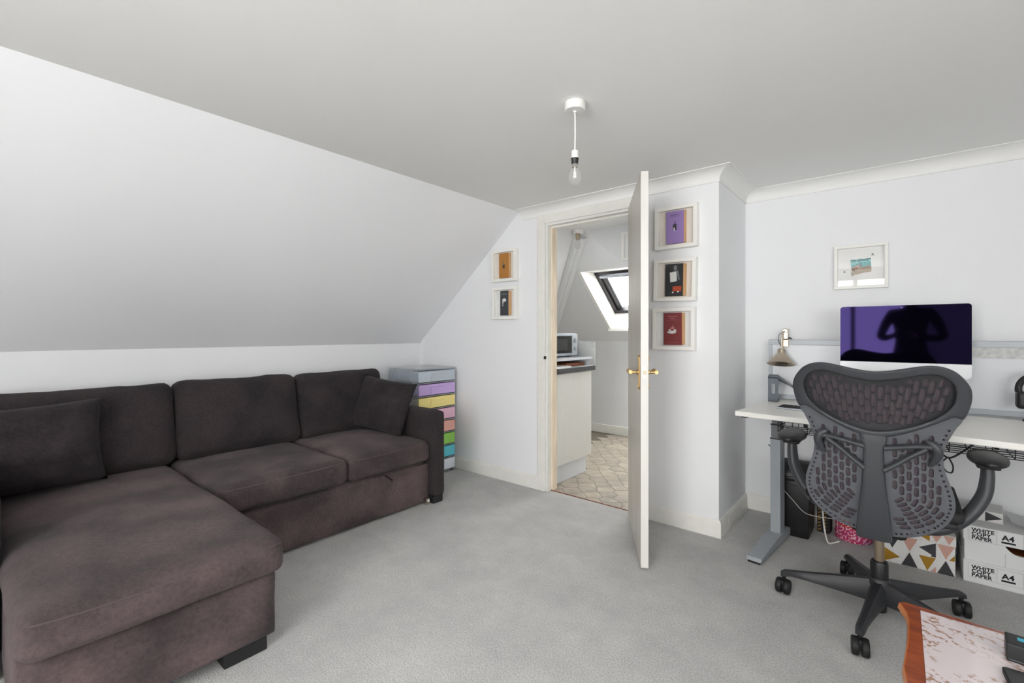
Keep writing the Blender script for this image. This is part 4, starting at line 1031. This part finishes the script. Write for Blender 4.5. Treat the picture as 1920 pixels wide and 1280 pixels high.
# lumbar arms and paddles
for s in (-1, 1):
    def bp(x, z, d=-.018): return (s*x-.01, ybk(x, z)+d, z)
    bm = new()
    tube(bm, [bp(.030,.752), bp(.08,.762), bp(.13,.772), bp(.165,.772)], .0, 10, radii=[(.011,.017),(.010,.015),(.010,.015),(.012,.018)], up=(0,1,0))
    tube(bm, [bp(.030,.668), bp(.07,.700), bp(.11,.735), bp(.15,.764)], .0, 10, radii=[(.011,.020),(.010,.016),(.010,.016),(.012,.018)], up=(0,1,0))
    a_ = obj('lumbar_arm', bm, 'graphite', ch, smooth=60)
    bm = new()
    tube(bm, spline([bp(.150,.792,-.016), bp(.170,.780,-.024), bp(.180,.755,-.026), bp(.172,.725,-.018), bp(.158,.700,-.010)], 4), .0, 10, radii=[(.006+.010*math.sin(math.pi*min(1,(k+2)/18)), .004+.012*math.sin(math.pi*min(1,(k+2)/18))) for k in range(17)], up=(0,1,0))
    obj('paddle', bm, 'graphite', a_, smooth=60)
# seat
obj('seat', soft_box((0, .085, .500), (.250, .225, .024), .022, n=16, top=.0), 'black_matte', ch, True)
obj('seat_pan', soft_box((0, .075, .470), (.235, .21, .016), .014, n=8), 'graphite_dark', ch, True)
bm = new(); box(bm, -.09, .09, -.14, .14, .375, .456, bev=.02); obj('tilt_mechanism', bm, 'black_matte', ch)
bm = new(); tube(bm, spline([(-.012,-.150,.392), (-.010,-.10,.385), (-.005,-.04,.395)], 4), .0, 10, radii=[(.05,.018)]*9); obj('spine_bracket', bm, 'graphite_dark', ch, smooth=60)
cyl_ = obj('gas_cylinder', cyl(new(), (0,0,.19), (0,0,.385), .0175, seg=20), 'steel_warm', ch, smooth=40)
obj('cylinder_sleeve', lathe(new(), [(.031, .15), (.031, .222), (.027, .230), (.018, .232)], seg=22), 'black_plastic', ch, smooth=40)
# arms
for s in (-1, 1):
    pts_ = spline([(s*.10,-.02,.400), (s*.19,-.01,.415), (s*.265,.02,.475), (s*.312,.05,.555), (s*.325,.065,.625), (s*.325,.07,.682)], 5)
    n = len(pts_); bm = tube(new(), pts_, .0, 14, radii=[(.018+.006*math.sin(math.pi*k/(n-1)), .024+.008*math.sin(math.pi*k/(n-1))) for k in range(n)], up=(0,1,0))
    A_ = obj('arm_support', bm, 'graphite', ch, smooth=60)
    obj('arm_collar', soft_box((s*.325, .075, .676), (.034, .062, .010), .009, n=6), 'black_plastic', A_, True)
    bm = new(); bmesh.ops.create_uvsphere(bm, u_segments=28, v_segments=16, radius=1)
    for v in bm.verts:
        q = v.co; q.z = math.copysign(abs(q.z)**.8, q.z)
        v.co = Vector((s*.325+.058*q.x, .060+.132*q.y, .700+(.028 if q.z > 0 else .020)*q.z))
    obj('arm_pad', bm, 'black_plastic', ch, True)
# five-star base with twin-wheel castors
obj('base_hub', lathe(new(), [(.030, .060), (.040, .064), (.046, .09), (.040, .14), (.036, .158), (.033, .162)], seg=28), 'graphite_dark', ch, smooth=40)
obj('hub_underside', lathe(new(), [(.024, .022), (.026, .026), (.026, .062)], seg=18), 'black_plastic', ch, smooth=40)
for k, a in enumerate((-171, -98, -29, 40, 112)):
    rot = Matrix.Rotation(R(a), 4, 'Z'); rr = .345
    bm = new(); secs = ((.030, .030, .066, .150), (.08, .027, .070, .143), (.16, .022, .076, .130), (.25, .018, .082, .115), (.315, .0165, .084, .106), (.342, .0155, .078, .102), (.358, .012, .074, .092))
    rings = []
    for r0, w, z0, z1 in secs:
        rings.append([bm.verts.new(p) for p in ((r0, -w, z0), (r0, w, z0), (r0, w*.95, z0+(z1-z0)*.65), (r0, w*.45, z1), (r0, -w*.45, z1), (r0, -w*.95, z0+(z1-z0)*.65))])
    for A, B in zip(rings, rings[1:]):
        for q in range(6): bm.faces.new((A[q], A[(q+1) % 6], B[(q+1) % 6], B[q]))
    bm.faces.new(rings[0]); bm.faces.new(rings[-1][::-1]); xform(bm, rot)
    L_ = obj('base_leg', bm, 'graphite_dark', ch, smooth=35)
    sw = Matrix.Translation((rr*math.cos(R(a)), rr*math.sin(R(a)), 0)) @ Matrix.Rotation(R((-95, -82, -100, -84, -92)[k]), 4, 'Z')
    bm = new(); cyl(bm, (0, 0, .05), (0, 0, .086), .008, seg=10); box(bm, -.010, .030, -.006, .006, .024, .062, bev=.004)
    xform(bm, sw); cst = obj('castor', bm, 'black_plastic', ch, smooth=40)
    for y in (-.0155, .0155):
        bm = lathe(new(), [(.018, y-.0115), (.029, y-.0115), (.0325, y-.007), (.0325, y+.007), (.029, y+.0115), (.018, y+.0115)], (.010, 0, .0325), 22, 'Y')
        xform(bm, sw); obj('wheel', bm, 'rubber', cst, smooth=40)

# ------------------------------------------------------------------ under the desk
bn = thing('waste_bin', 'black square waste bin with a rounded swing lid', 'bin', (-.455, 3.22, 0))
def tapered(bm, b0, b1, z0, z1, bev):
    vs = [(-b0[0],-b0[1],z0),(b0[0],-b0[1],z0),(b0[0],b0[1],z0),(-b0[0],b0[1],z0),(-b1[0],-b1[1],z1),(b1[0],-b1[1],z1),(b1[0],b1[1],z1),(-b1[0],b1[1],z1)]
    V = [bm.verts.new(v) for v in vs]
    for f in ((3,2,1,0),(4,5,6,7),(0,1,5,4),(1,2,6,5),(2,3,7,6),(3,0,4,7)): bm.faces.new([V[i] for i in f])
    bmesh.ops.bevel(bm, geom=bm.edges[:], offset=bev, segments=3, affect='EDGES', profile=.5); return bm
obj('body', tapered(new(), (.066,.105), (.076,.118), 0, .33, .010), 'black_plastic', bn, smooth=40)
obj('rim', bx(-.080,.080,-.122,.122,.325,.352,bev=.006), 'black_plastic', bn, smooth=40)
bm = new(); poly_slab(bm, [(-.074, .115*math.cos(R(q)), .350+.075*math.sin(R(q))) for q in range(0, 181, 12)], (.148, 0, 0)); obj('lid', bm, 'graphite_dark', bn, smooth=30)
obj('hand_notch', tube(new(), spline([(-.035,-.1165,.322), (-.02,-.1175,.307), (.01,-.1175,.305), (.035,-.1165,.318)], 4), .002, 6), 'black_matte', bn, True)
bg_ = thing('gift_bag', 'black gift bag with gold stripes behind the bin', 'bag', (-.335, 3.325, 0), R(-6))
obj('paper_body', tapered(new(), (.031,.035), (.034,.038), 0, .20, .003), 'black_matte', bg_)
bm = new()
for r0 in range(9):
    for sx in (-1, 1): shape(bm, [(-.026+.014*(sx+1), .012+r0*.02), (-.012+.014*(sx+1), .020+r0*.02), (-.012+.014*(sx+1), .026+r0*.02), (-.026+.014*(sx+1), .018+r0*.02)], y=-.0392)
obj('gold_stripes', bm, 'gold_print', bg_)
obj('handle', tube(new(), spline([(-.02,-.035,.198), (-.018,-.035,.225), (0,-.035,.24), (.018,-.035,.225), (.02,-.035,.198)], 4), .0025, 6), 'gold_print', bg_, True)
tn = thing('round_tin', 'round box printed with pink and red flowers under the desk', 'tin', (-.195, 3.315, 0))
obj('tin_body', lathe(new(), [(.086, 0), (.090, .003), (.090, .105)], seg=40), 'floral_print', tn, smooth=40)
obj('lid', lathe(new(), [(.092, .100), (.092, .124), (.088, .127)], seg=40), 'floral_print', tn, smooth=40)
def triangles(bm_map, w, h, ny, seed, x0=0., y=-.0006):
    random.seed(seed); nx = max(2, round(w/(h/ny))); cw, chh = w/nx, h/ny; names = ('rose_print', 'charcoal_print', 'gold_print')
    for j in range(ny):
        for i in range(nx):
            X0, Z0, X1, Z1 = x0+i*cw, j*chh, x0+(i+1)*cw, (j+1)*chh; g = .002
            k = random.randrange(4); nme = names[random.randrange(3)]
            xm = (X0+X1)/2; zm = (Z0+Z1)/2
            T = ([(X0+g,Z0+g),(X1-g,Z0+g),(xm,Z1-g)], [(X0+g,Z1-g),(xm,Z0+g),(X1-g,Z1-g)], [(X0+g,Z0+g),(X1-g,zm),(X0+g,Z1-g)], [(X0+g,zm),(X1-g,Z0+g),(X1-g,Z1-g)])[k]
            shape(bm_map.setdefault(nme, new()), T, y)
            if random.random() < .35:
                T2 = [(X0+g,Z1-g),(X0+g+cw*.3,Z1-g),(X0+g,Z1-g-chh*.5)] if k == 0 else [(X1-g,Z0+g),(X1-g-cw*.3,Z0+g),(X1-g,Z0+g+chh*.4)]
                shape(bm_map.setdefault(names[(random.randrange(3))], new()), T2, y*1.5)
pb = thing('storage_box', 'white storage box printed with pink, gold and charcoal triangles', 'box', (-.055, 3.095, 0))
mat('speckle', (228,228,226), .8, col2=(214,212,210), vscale=160)
obj('box_body', bx(0, .27, 0, .30, 0, .150, bev=.002), 'speckle', pb)
ld = obj('lid', bx(-.003, .273, -.003, .303, .148, .196, bev=.002), 'speckle', pb)
mp = {}; triangles(mp, .27, .148, 2, 5)
for nme, bm in mp.items(): o = obj('printed_triangles', bm, nme, pb); o['kind'] = 'stuff'
mp = {}; triangles(mp, .27, .046, 1, 11, y=-.0036)
for nme, bm in mp.items():
    bmesh.ops.translate(bm, vec=(0, 0, .149), verts=bm.verts[:]); o = obj('printed_triangles', bm, nme, ld); o['kind'] = 'stuff'
def paper_label(p, z, y, sc=1.0):
    text_mesh('brand_lettering', 'WHITE\nCOPY\nPAPER', .0235, 'print_black', p, wall_mtx(.028, y, z+.030), bold=.0008, spacing=1.05)
    text_mesh('size_lettering', 'A4', .034, 'print_black', p, wall_mtx(.128, y, z+.014), bold=.0010)
    obj('size_bar', bx(.126, .172, y-.0004, y, z+.000, z+.008), 'print_black', p)
    bm = new()
    for a in ((.016,.33,-.012,-.0112), (.016,.33,.0552,.056), (.016,.0168,-.012,.056), (.112,.1128,-.012,.056), (.195,.1958,-.012,.056), (.245,.2458,-.012,.056)): box(bm, a[0], a[1], y-.0003, y, z+a[2], z+a[3])
    obj('label_outline', bm, 'print_grey', p)
    bm = new(); tube(bm, spline([(.208,y,z+.018),(.206,y,z+.034),(.218,y,z+.042),(.230,y,z+.034),(.224,y,z+.024),(.218,y,z+.030)], 4), .0009, 5); box(bm, .216, .219, y-.0003, y, z+.004, z+.024)
    obj('tree_mark', bm, 'print_grey', p)
x0b, y0b = .242, 3.088
b1 = thing('paper_box', 'lower white copy paper box standing on the carpet', 'box', (x0b, y0b, 0))
obj('box_body', bx(.004, .428, .004, .300, 0, .020), 'tin_white_cardboard', b1)
l1 = obj('lid', bx(0, .432, 0, .304, .002, .1045, bev=.0015), 'tin_white_cardboard', b1); paper_label(l1, .038, -.0004)
b2 = thing('paper_box', 'upper white copy paper box with a cut out hand hole', 'box', (x0b, y0b, .105))
# body front pierced by the hand hole
bm = new(); H2, hx0, hx1 = .098, .140, .235
box(bm, .004, hx0, .002, .006, 0, H2+.01); box(bm, hx1, .428, .002, .006, 0, H2+.01); box(bm, hx0, hx1, .002, .006, 0, H2-.034)
poly_slab(bm, [(hx0+(hx1-hx0)*k/12, .002, H2-.034+.0) for k in range(13)][:1] + [(hx0+(hx1-hx0)*k/12, .002, H2-.034+.030*(abs(2*k/12-1)**2.5)) for k in range(13)] + [(hx1, .002, H2-.036), (hx0, .002, H2-.036)][:1], (0, .004, 0))
box(bm, .004, .008, .006, .300, 0, H2+.01); box(bm, .424, .428, .006, .300, 0, H2+.01); box(bm, .008, .424, .296, .300, 0, H2+.01); box(bm, .008, .424, .006, .296, 0, .004)
obj('box_body', bm, 'tin_white_cardboard', b2)
obj('flap_line', bx(.1385, .1397, .0016, .002, .0, .062), 'print_grey', b2)
bm = new(); box(bm, .010, .42, .03, .29, .006, .06); obj('contents', bm, 'wood_tray', b2)
l2 = obj('lid', bx(0, .432, 0, .304, H2, H2+.068, bev=.0015), 'tin_white_cardboard', b2); paper_label(l2, H2+.012, -.0004)
pz = .105+.098+.068
fb = thing('patterned_pouch', 'triangle patterned flat box lying on the upper paper box', 'box', (.262, 3.20, pz+.001), R(-6))
obj('box_body', bx(0, .125, 0, .16, 0, .050, bev=.002), 'speckle', fb); mp = {}; triangles(mp, .125, .050, 1, 21)
for nme, bm in mp.items(): o = obj('printed_triangles', bm, nme, fb); o['kind'] = 'stuff'
sv_ = thing('plastic_sleeve', 'clear curled plastic sleeve on the upper paper box', 'sleeve', (.41, 3.15, pz+.001))
bm = new(); P = [(0, .028), (.05, .016), (.11, .006), (.17, .006), (.22, .014)]
poly_slab(bm, [(x, 0, z) for x, z in P]+[(x, 0, z-.002) for x, z in P[::-1]], (0, .2, 0)); obj('sheet', bm, 'clear_sleeve', sv_)
obj('clip_ring', tube(new(), [(.06+.018*math.cos(R(q)), -.002, .020+.018*math.sin(R(q))) for q in range(0, 361, 30)], .002, 6, up=(0,1,0)), 'chrome', sv_)
# loose cables
cable('white_cable', [(-.545,3.075,.33),(-.52,3.075,.29),(-.46,3.08,.22),(-.41,3.09,.165),(-.36,3.12,.145),(-.30,3.15,.14),(-.25,3.19,.135)], .0016, 'cable_white', 'thin white cable drooping across the front of the black bin')
cable('white_cable', [(-.335,3.20,.19),(-.325,3.17,.11),(-.315,3.15,.05),(-.30,3.135,.008),(-.275,3.15,.008),(-.25,3.16,.02)], .0045, 'cable_white', 'thick white cable dropping to the carpet between bag and tin')
cable('white_cable', [(XC+.018, D+.02, .103),(XC+.019, D+.10, .104),(XC+.020, D+.13, .06),(XC+.022, D+.18, .006),(XC+.022, D+.35, .006),(XC+.022, D+.58, .006)], .003, 'cable_white', 'white cord pinned along the alcove skirting board', n=5)
cable('black_cable', [(-.585,3.06,.53),(-.560,3.055,.50),(-.565,3.06,.44),(-.54,3.10,.44),(-.50,3.2,.43)], .0025, 'black_plastic', 'thin black cable from the desk leg to the bin lid')

# ------------------------------------------------------------------ small table in the right foreground
TZ = .50; tcx, tcy = .315, 1.245
st = thing('side_table', 'orange brown carved wooden table with a pink leaf printed top', 'table', (tcx, tcy, 0))
q1 = [(.0, 1.533), (.012, 1.546), (.035, 1.545), (.10, 1.540), (.20, 1.534), (.315, 1.531)]
ql = [(.0, 1.533), (.004, 1.520), (.013, 1.490), (.017, 1.455), (.016, 1.40), (.014, 1.352), (.009, 1.28), (.006, 1.245)]
quad = [(x-tcx, y-tcy) for x, y in q1][::-1] + [(x-tcx, y-tcy) for x, y in ql[1:]]       # top centre -> corner -> left centre
right = [(-x, y) for x, y in quad[::-1]]
def ring4(q):
    # q: from (0, top) to (-left, 0) counter-clockwise; mirror round
    a = q; b = [(x, -y) for x, y in q[::-1]][1:]; c = [(-x, -y) for x, y in q][1:]; d = [(-x, y) for x, y in q[::-1]][1:-1]
    return a+b+c+d
TOP = ring4(quad)
def inset(P, d):
    out = []; N = len(P)
    for i in range(N):
        a, b, c = Vector(P[i-1]), Vector(P[i]), Vector(P[(i+1) % N]); t1 = (c-a).normalized(); out.append((b.x - t1.y*d, b.y + t1.x*d))
    return out
def slab2(P, z0, z1, P2=None):
    bm = new(); P2 = P2 or P; A = [bm.verts.new((x, y, z0)) for x, y in P]; B = [bm.verts.new((x, y, z1)) for x, y in P2]; N = len(P)
    for i in range(N): bm.faces.new((A[i], A[(i+1) % N], B[(i+1) % N], B[i]))
    bm.faces.new(A[::-1]); bm.faces.new(B); return bm
obj('table_top', slab2(TOP, TZ-.014, TZ, inset(TOP, .003)), 'wood_edge', st)
obj('top_border', slab2(inset(TOP, .005), TZ, TZ+.0008), 'wood_orange', st)
obj('edge_moulding', slab2(inset(TOP, .008), TZ-.030, TZ-.014, inset(TOP, .002)), 'wood_orange', st)
def rectin(mx, my): return [(max(-mx, min(mx, x)), max(-my, min(my, y))) for x, y in TOP]
obj('printed_top', slab2([(-.272,-.272),(.272,-.272),(.272,.272),(-.272,.272)], TZ+.0006, TZ+.0020), 'toile_print', st)
obj('apron', bx(-.25, .25, -.235, .235, TZ-.09, TZ-.030, bev=.006), 'wood_orange', st)
for sx in (-1, 1):
    for sy in (-1, 1):
        L = [(sx*.235, sy*.215, TZ-.035), (sx*.268, sy*.245, TZ-.12), (sx*.255, sy*.235, .26), (sx*.235, sy*.22, .11), (sx*.262, sy*.245, .012)]
        pts_ = spline(L, 5); n = len(pts_)
        bm = tube(new(), pts_, .0, 12, radii=[(.032-.018*min(1, k/(n*.7)), .032-.018*min(1, k/(n*.7))) for k in range(n)], up=(0,1,0)); cyl(bm, (L[-1][0], L[-1][1], 0), (L[-1][0], L[-1][1], .016), .022, .020, seg=12)
        obj('leg', bm, 'wood_orange', st, smooth=50)
dv_ = thing('power_adapter', 'black oblong device with blue and white stickers on the table', 'device', (.176, 1.430, TZ+.002), R(-4))
obj('casing', tapered(new(), (.13,.030), (.13,.026), 0, .036, .003), 'black_plastic', dv_).location = (.13, .0, 0)
obj('sticker', bx(.018, .036, -.002, .012, .0361, .0365), 'sticker_blue', dv_)
obj('sticker', bx(.030, .046, -.0312, -.0285, .010, .026), 'sticker_white', dv_)
obj('seam', bx(.004, .256, -.0312, -.0300, .0050, .0062), 'graphite_light', dv_)
ph = thing('smartphone', 'black smartphone lying on the printed table top', 'phone', (.203, 1.285, TZ+.002), R(4))
bm = new(); pts_ = []
for cx2, cy2_, a0 in ((.028,.064,0), (-.028,.064,90), (-.028,-.064,180), (.028,-.064,270)):
    for k in range(5): pts_.append((cx2+.009*math.cos(R(a0+22.5*k)), cy2_+.009*math.sin(R(a0+22.5*k))))
obj('phone_case', slab2(pts_, 0, .008), 'black_matte', ph); obj('phone_screen', slab2([(x*.93, y*.965) for x, y in pts_], .0081, .0086), 'micro_black', ph)

# ------------------------------------------------------------------ the photographer, seen only in the dark screen
mat('skin', (205,160,138), .55); mat('hair', (48,34,26), .7); mat('black_cloth', (20,20,22), .9); mat('shoe_leather', (30,28,28), .5); mat('eye', (235,232,228), .3)
def skin_mesh(name, nodes, edges, m, parent, sub=2):
    me = bpy.data.meshes.new(name); me.from_pydata([n[:3] for n in nodes], edges, [])
    o = bpy.data.objects.new(name, me); C.objects.link(o)
    md = o.modifiers.new('skin', 'SKIN'); md.use_smooth_shade = True
    for i, n in enumerate(nodes):
        sv = me.skin_vertices[0].data[i]; r_ = n[3] if isinstance(n[3], tuple) else (n[3], n[3]); sv.radius = r_; sv.use_root = (i == 0)
    o.modifiers.new('sub', 'SUBSURF').levels = sub
    dg = bpy.context.evaluated_depsgraph_get(); m2 = bpy.data.meshes.new_from_object(o.evaluated_get(dg)); m2.name = name
    bpy.data.objects.remove(o); bpy.data.meshes.remove(me)
    m2.materials.clear(); m2.materials.append(M(m))
    for p in m2.polygons: p.use_smooth = True; p.material_index = 0
    o = bpy.data.objects.new(name, m2); C.objects.link(o); o.parent = parent
    return o
pe = thing('person', 'person in black clothes holding a camera, reflected in the computer screen', 'person', (.11, -.385, 0), .22)
nodes = [(0,0,.93,(.15,.11)), (0,.0,1.08,(.135,.10)), (0,.0,1.25,(.155,.11)), (0,-.01,1.38,(.14,.095)), (0,0,1.46,(.06,.06)), (0,.01,1.53,(.05,.052))]
edges = [(0,1),(1,2),(2,3),(3,4),(4,5)]
for sx in (-1, 1):
    k = len(nodes)
    nodes += [(sx*.165,-.01,1.40,.062), (sx*.235,-.03,1.27,.050), (sx*.275,-.02,1.14,.043), (sx*.20,.10,1.13,.037), (sx*.12,.19,1.15,.030), (sx*.092,.225,1.16,.026)]
    edges += [(3,k)] + [(k+i, k+i+1) for i in range(5)]
    k = len(nodes)
    nodes += [(sx*.09,0,.84,.095), (sx*.095,.01,.66,.075), (sx*.10,.02,.48,.058), (sx*.105,-.01,.28,.052), (sx*.105,-.02,.09,.042)]
    edges += [(0,k)] + [(k+i, k+i+1) for i in range(4)]
body = skin_mesh('body', nodes, edges, 'black_cloth', pe)
for sx in (-1, 1):
    # shoe, hand with five separate fingers round the camera body
    obj('shoe', soft_box((sx*.108, .045, .045), (.045, .125, .045), .040, n=8), 'shoe_leather', pe, True)
    hn = [(sx*.092,.225,1.160,.024), (sx*.080,.262,1.165,(.020,.034)), (sx*.072,.285,1.172,(.017,.036))]
    hand = skin_mesh('hand', hn, [(0,1),(1,2)], 'skin', pe)
    for q, L in enumerate((.92, 1.0, .96, .78)):
        z = 1.196-q*.019
        fn = [(sx*.070,.292,z,.0088), (sx*.064,.292+.030*L,z+.002,.0084), (sx*.046,.292+.042*L,z,.0080), (sx*.028,.292+.036*L,z-.002,.0070)]
        skin_mesh('finger', fn, [(0,1),(1,2),(2,3)], 'skin', hand, 1)
    skin_mesh('thumb', [(sx*.076,.262,1.178,.0105), (sx*.060,.258,1.196,.0098), (sx*.044,.262,1.206,.0088), (sx*.032,.266,1.208,.0075)], [(0,1),(1,2),(2,3)], 'skin', hand, 1)
hd = obj('head', soft_box((0, .02, 1.63), (.076, .096, .118), .074, n=14), 'skin', pe, True)
for v in hd.data.vertices:
    k = (v.co.z-1.63)/.118; v.co.x *= 1-.22*max(0, -k)**1.5; v.co.y += .012*max(0, -k)
bm = new(); lathe(bm, [(.003,.018),(.010,.012),(.016,0.)], (0,0,0), 10, 'Y'); xform(bm, Matrix.Translation((0,.112,1.612)) @ Matrix.Diagonal((1,1,1.7,1))); obj('nose', bm, 'skin', hd, True)
obj('mouth', tube(new(), spline([(-.024,.108,1.568), (0,.118,1.566), (.024,.108,1.568)], 4), .004, 6), 'rose_print', hd, True)
for sx in (-1, 1):
    obj('eye', lathe(new(), [(.001,.012),(.009,.008),(.012,0),(.009,-.008)], (sx*.031,.102,1.632), 12, 'Y'), 'eye', hd, True)
    obj('pupil', lathe(new(), [(.001,.0135),(.005,.012)], (sx*.031,.102,1.632), 10, 'Y'), 'black_plastic', hd, True)
    obj('ear', soft_box((sx*.078, .010, 1.625), (.008, .018, .030), .007, n=4), 'skin', hd, True)
obj('hair', soft_box((0, -.008, 1.672), (.086, .098, .092), .082, n=12), 'hair', pe, True)
cm = thing('photo_camera', 'black camera held by the person reflected in the screen', 'camera', pe.location, .22)
obj('camera_body', bx(-.066, .066, .262, .322, 1.120, 1.215, bev=.010), 'black_plastic', cm)
obj('prism_housing', bx(-.024, .024, .266, .318, 1.212, 1.238, bev=.008), 'black_plastic', cm)
obj('lens', lathe(new(), [(.034,.318),(.036,.324),(.036,.366),(.030,.368)], (0, 0, CAMZ-.012), 28, 'Y'), 'black_matte', cm, smooth=40)
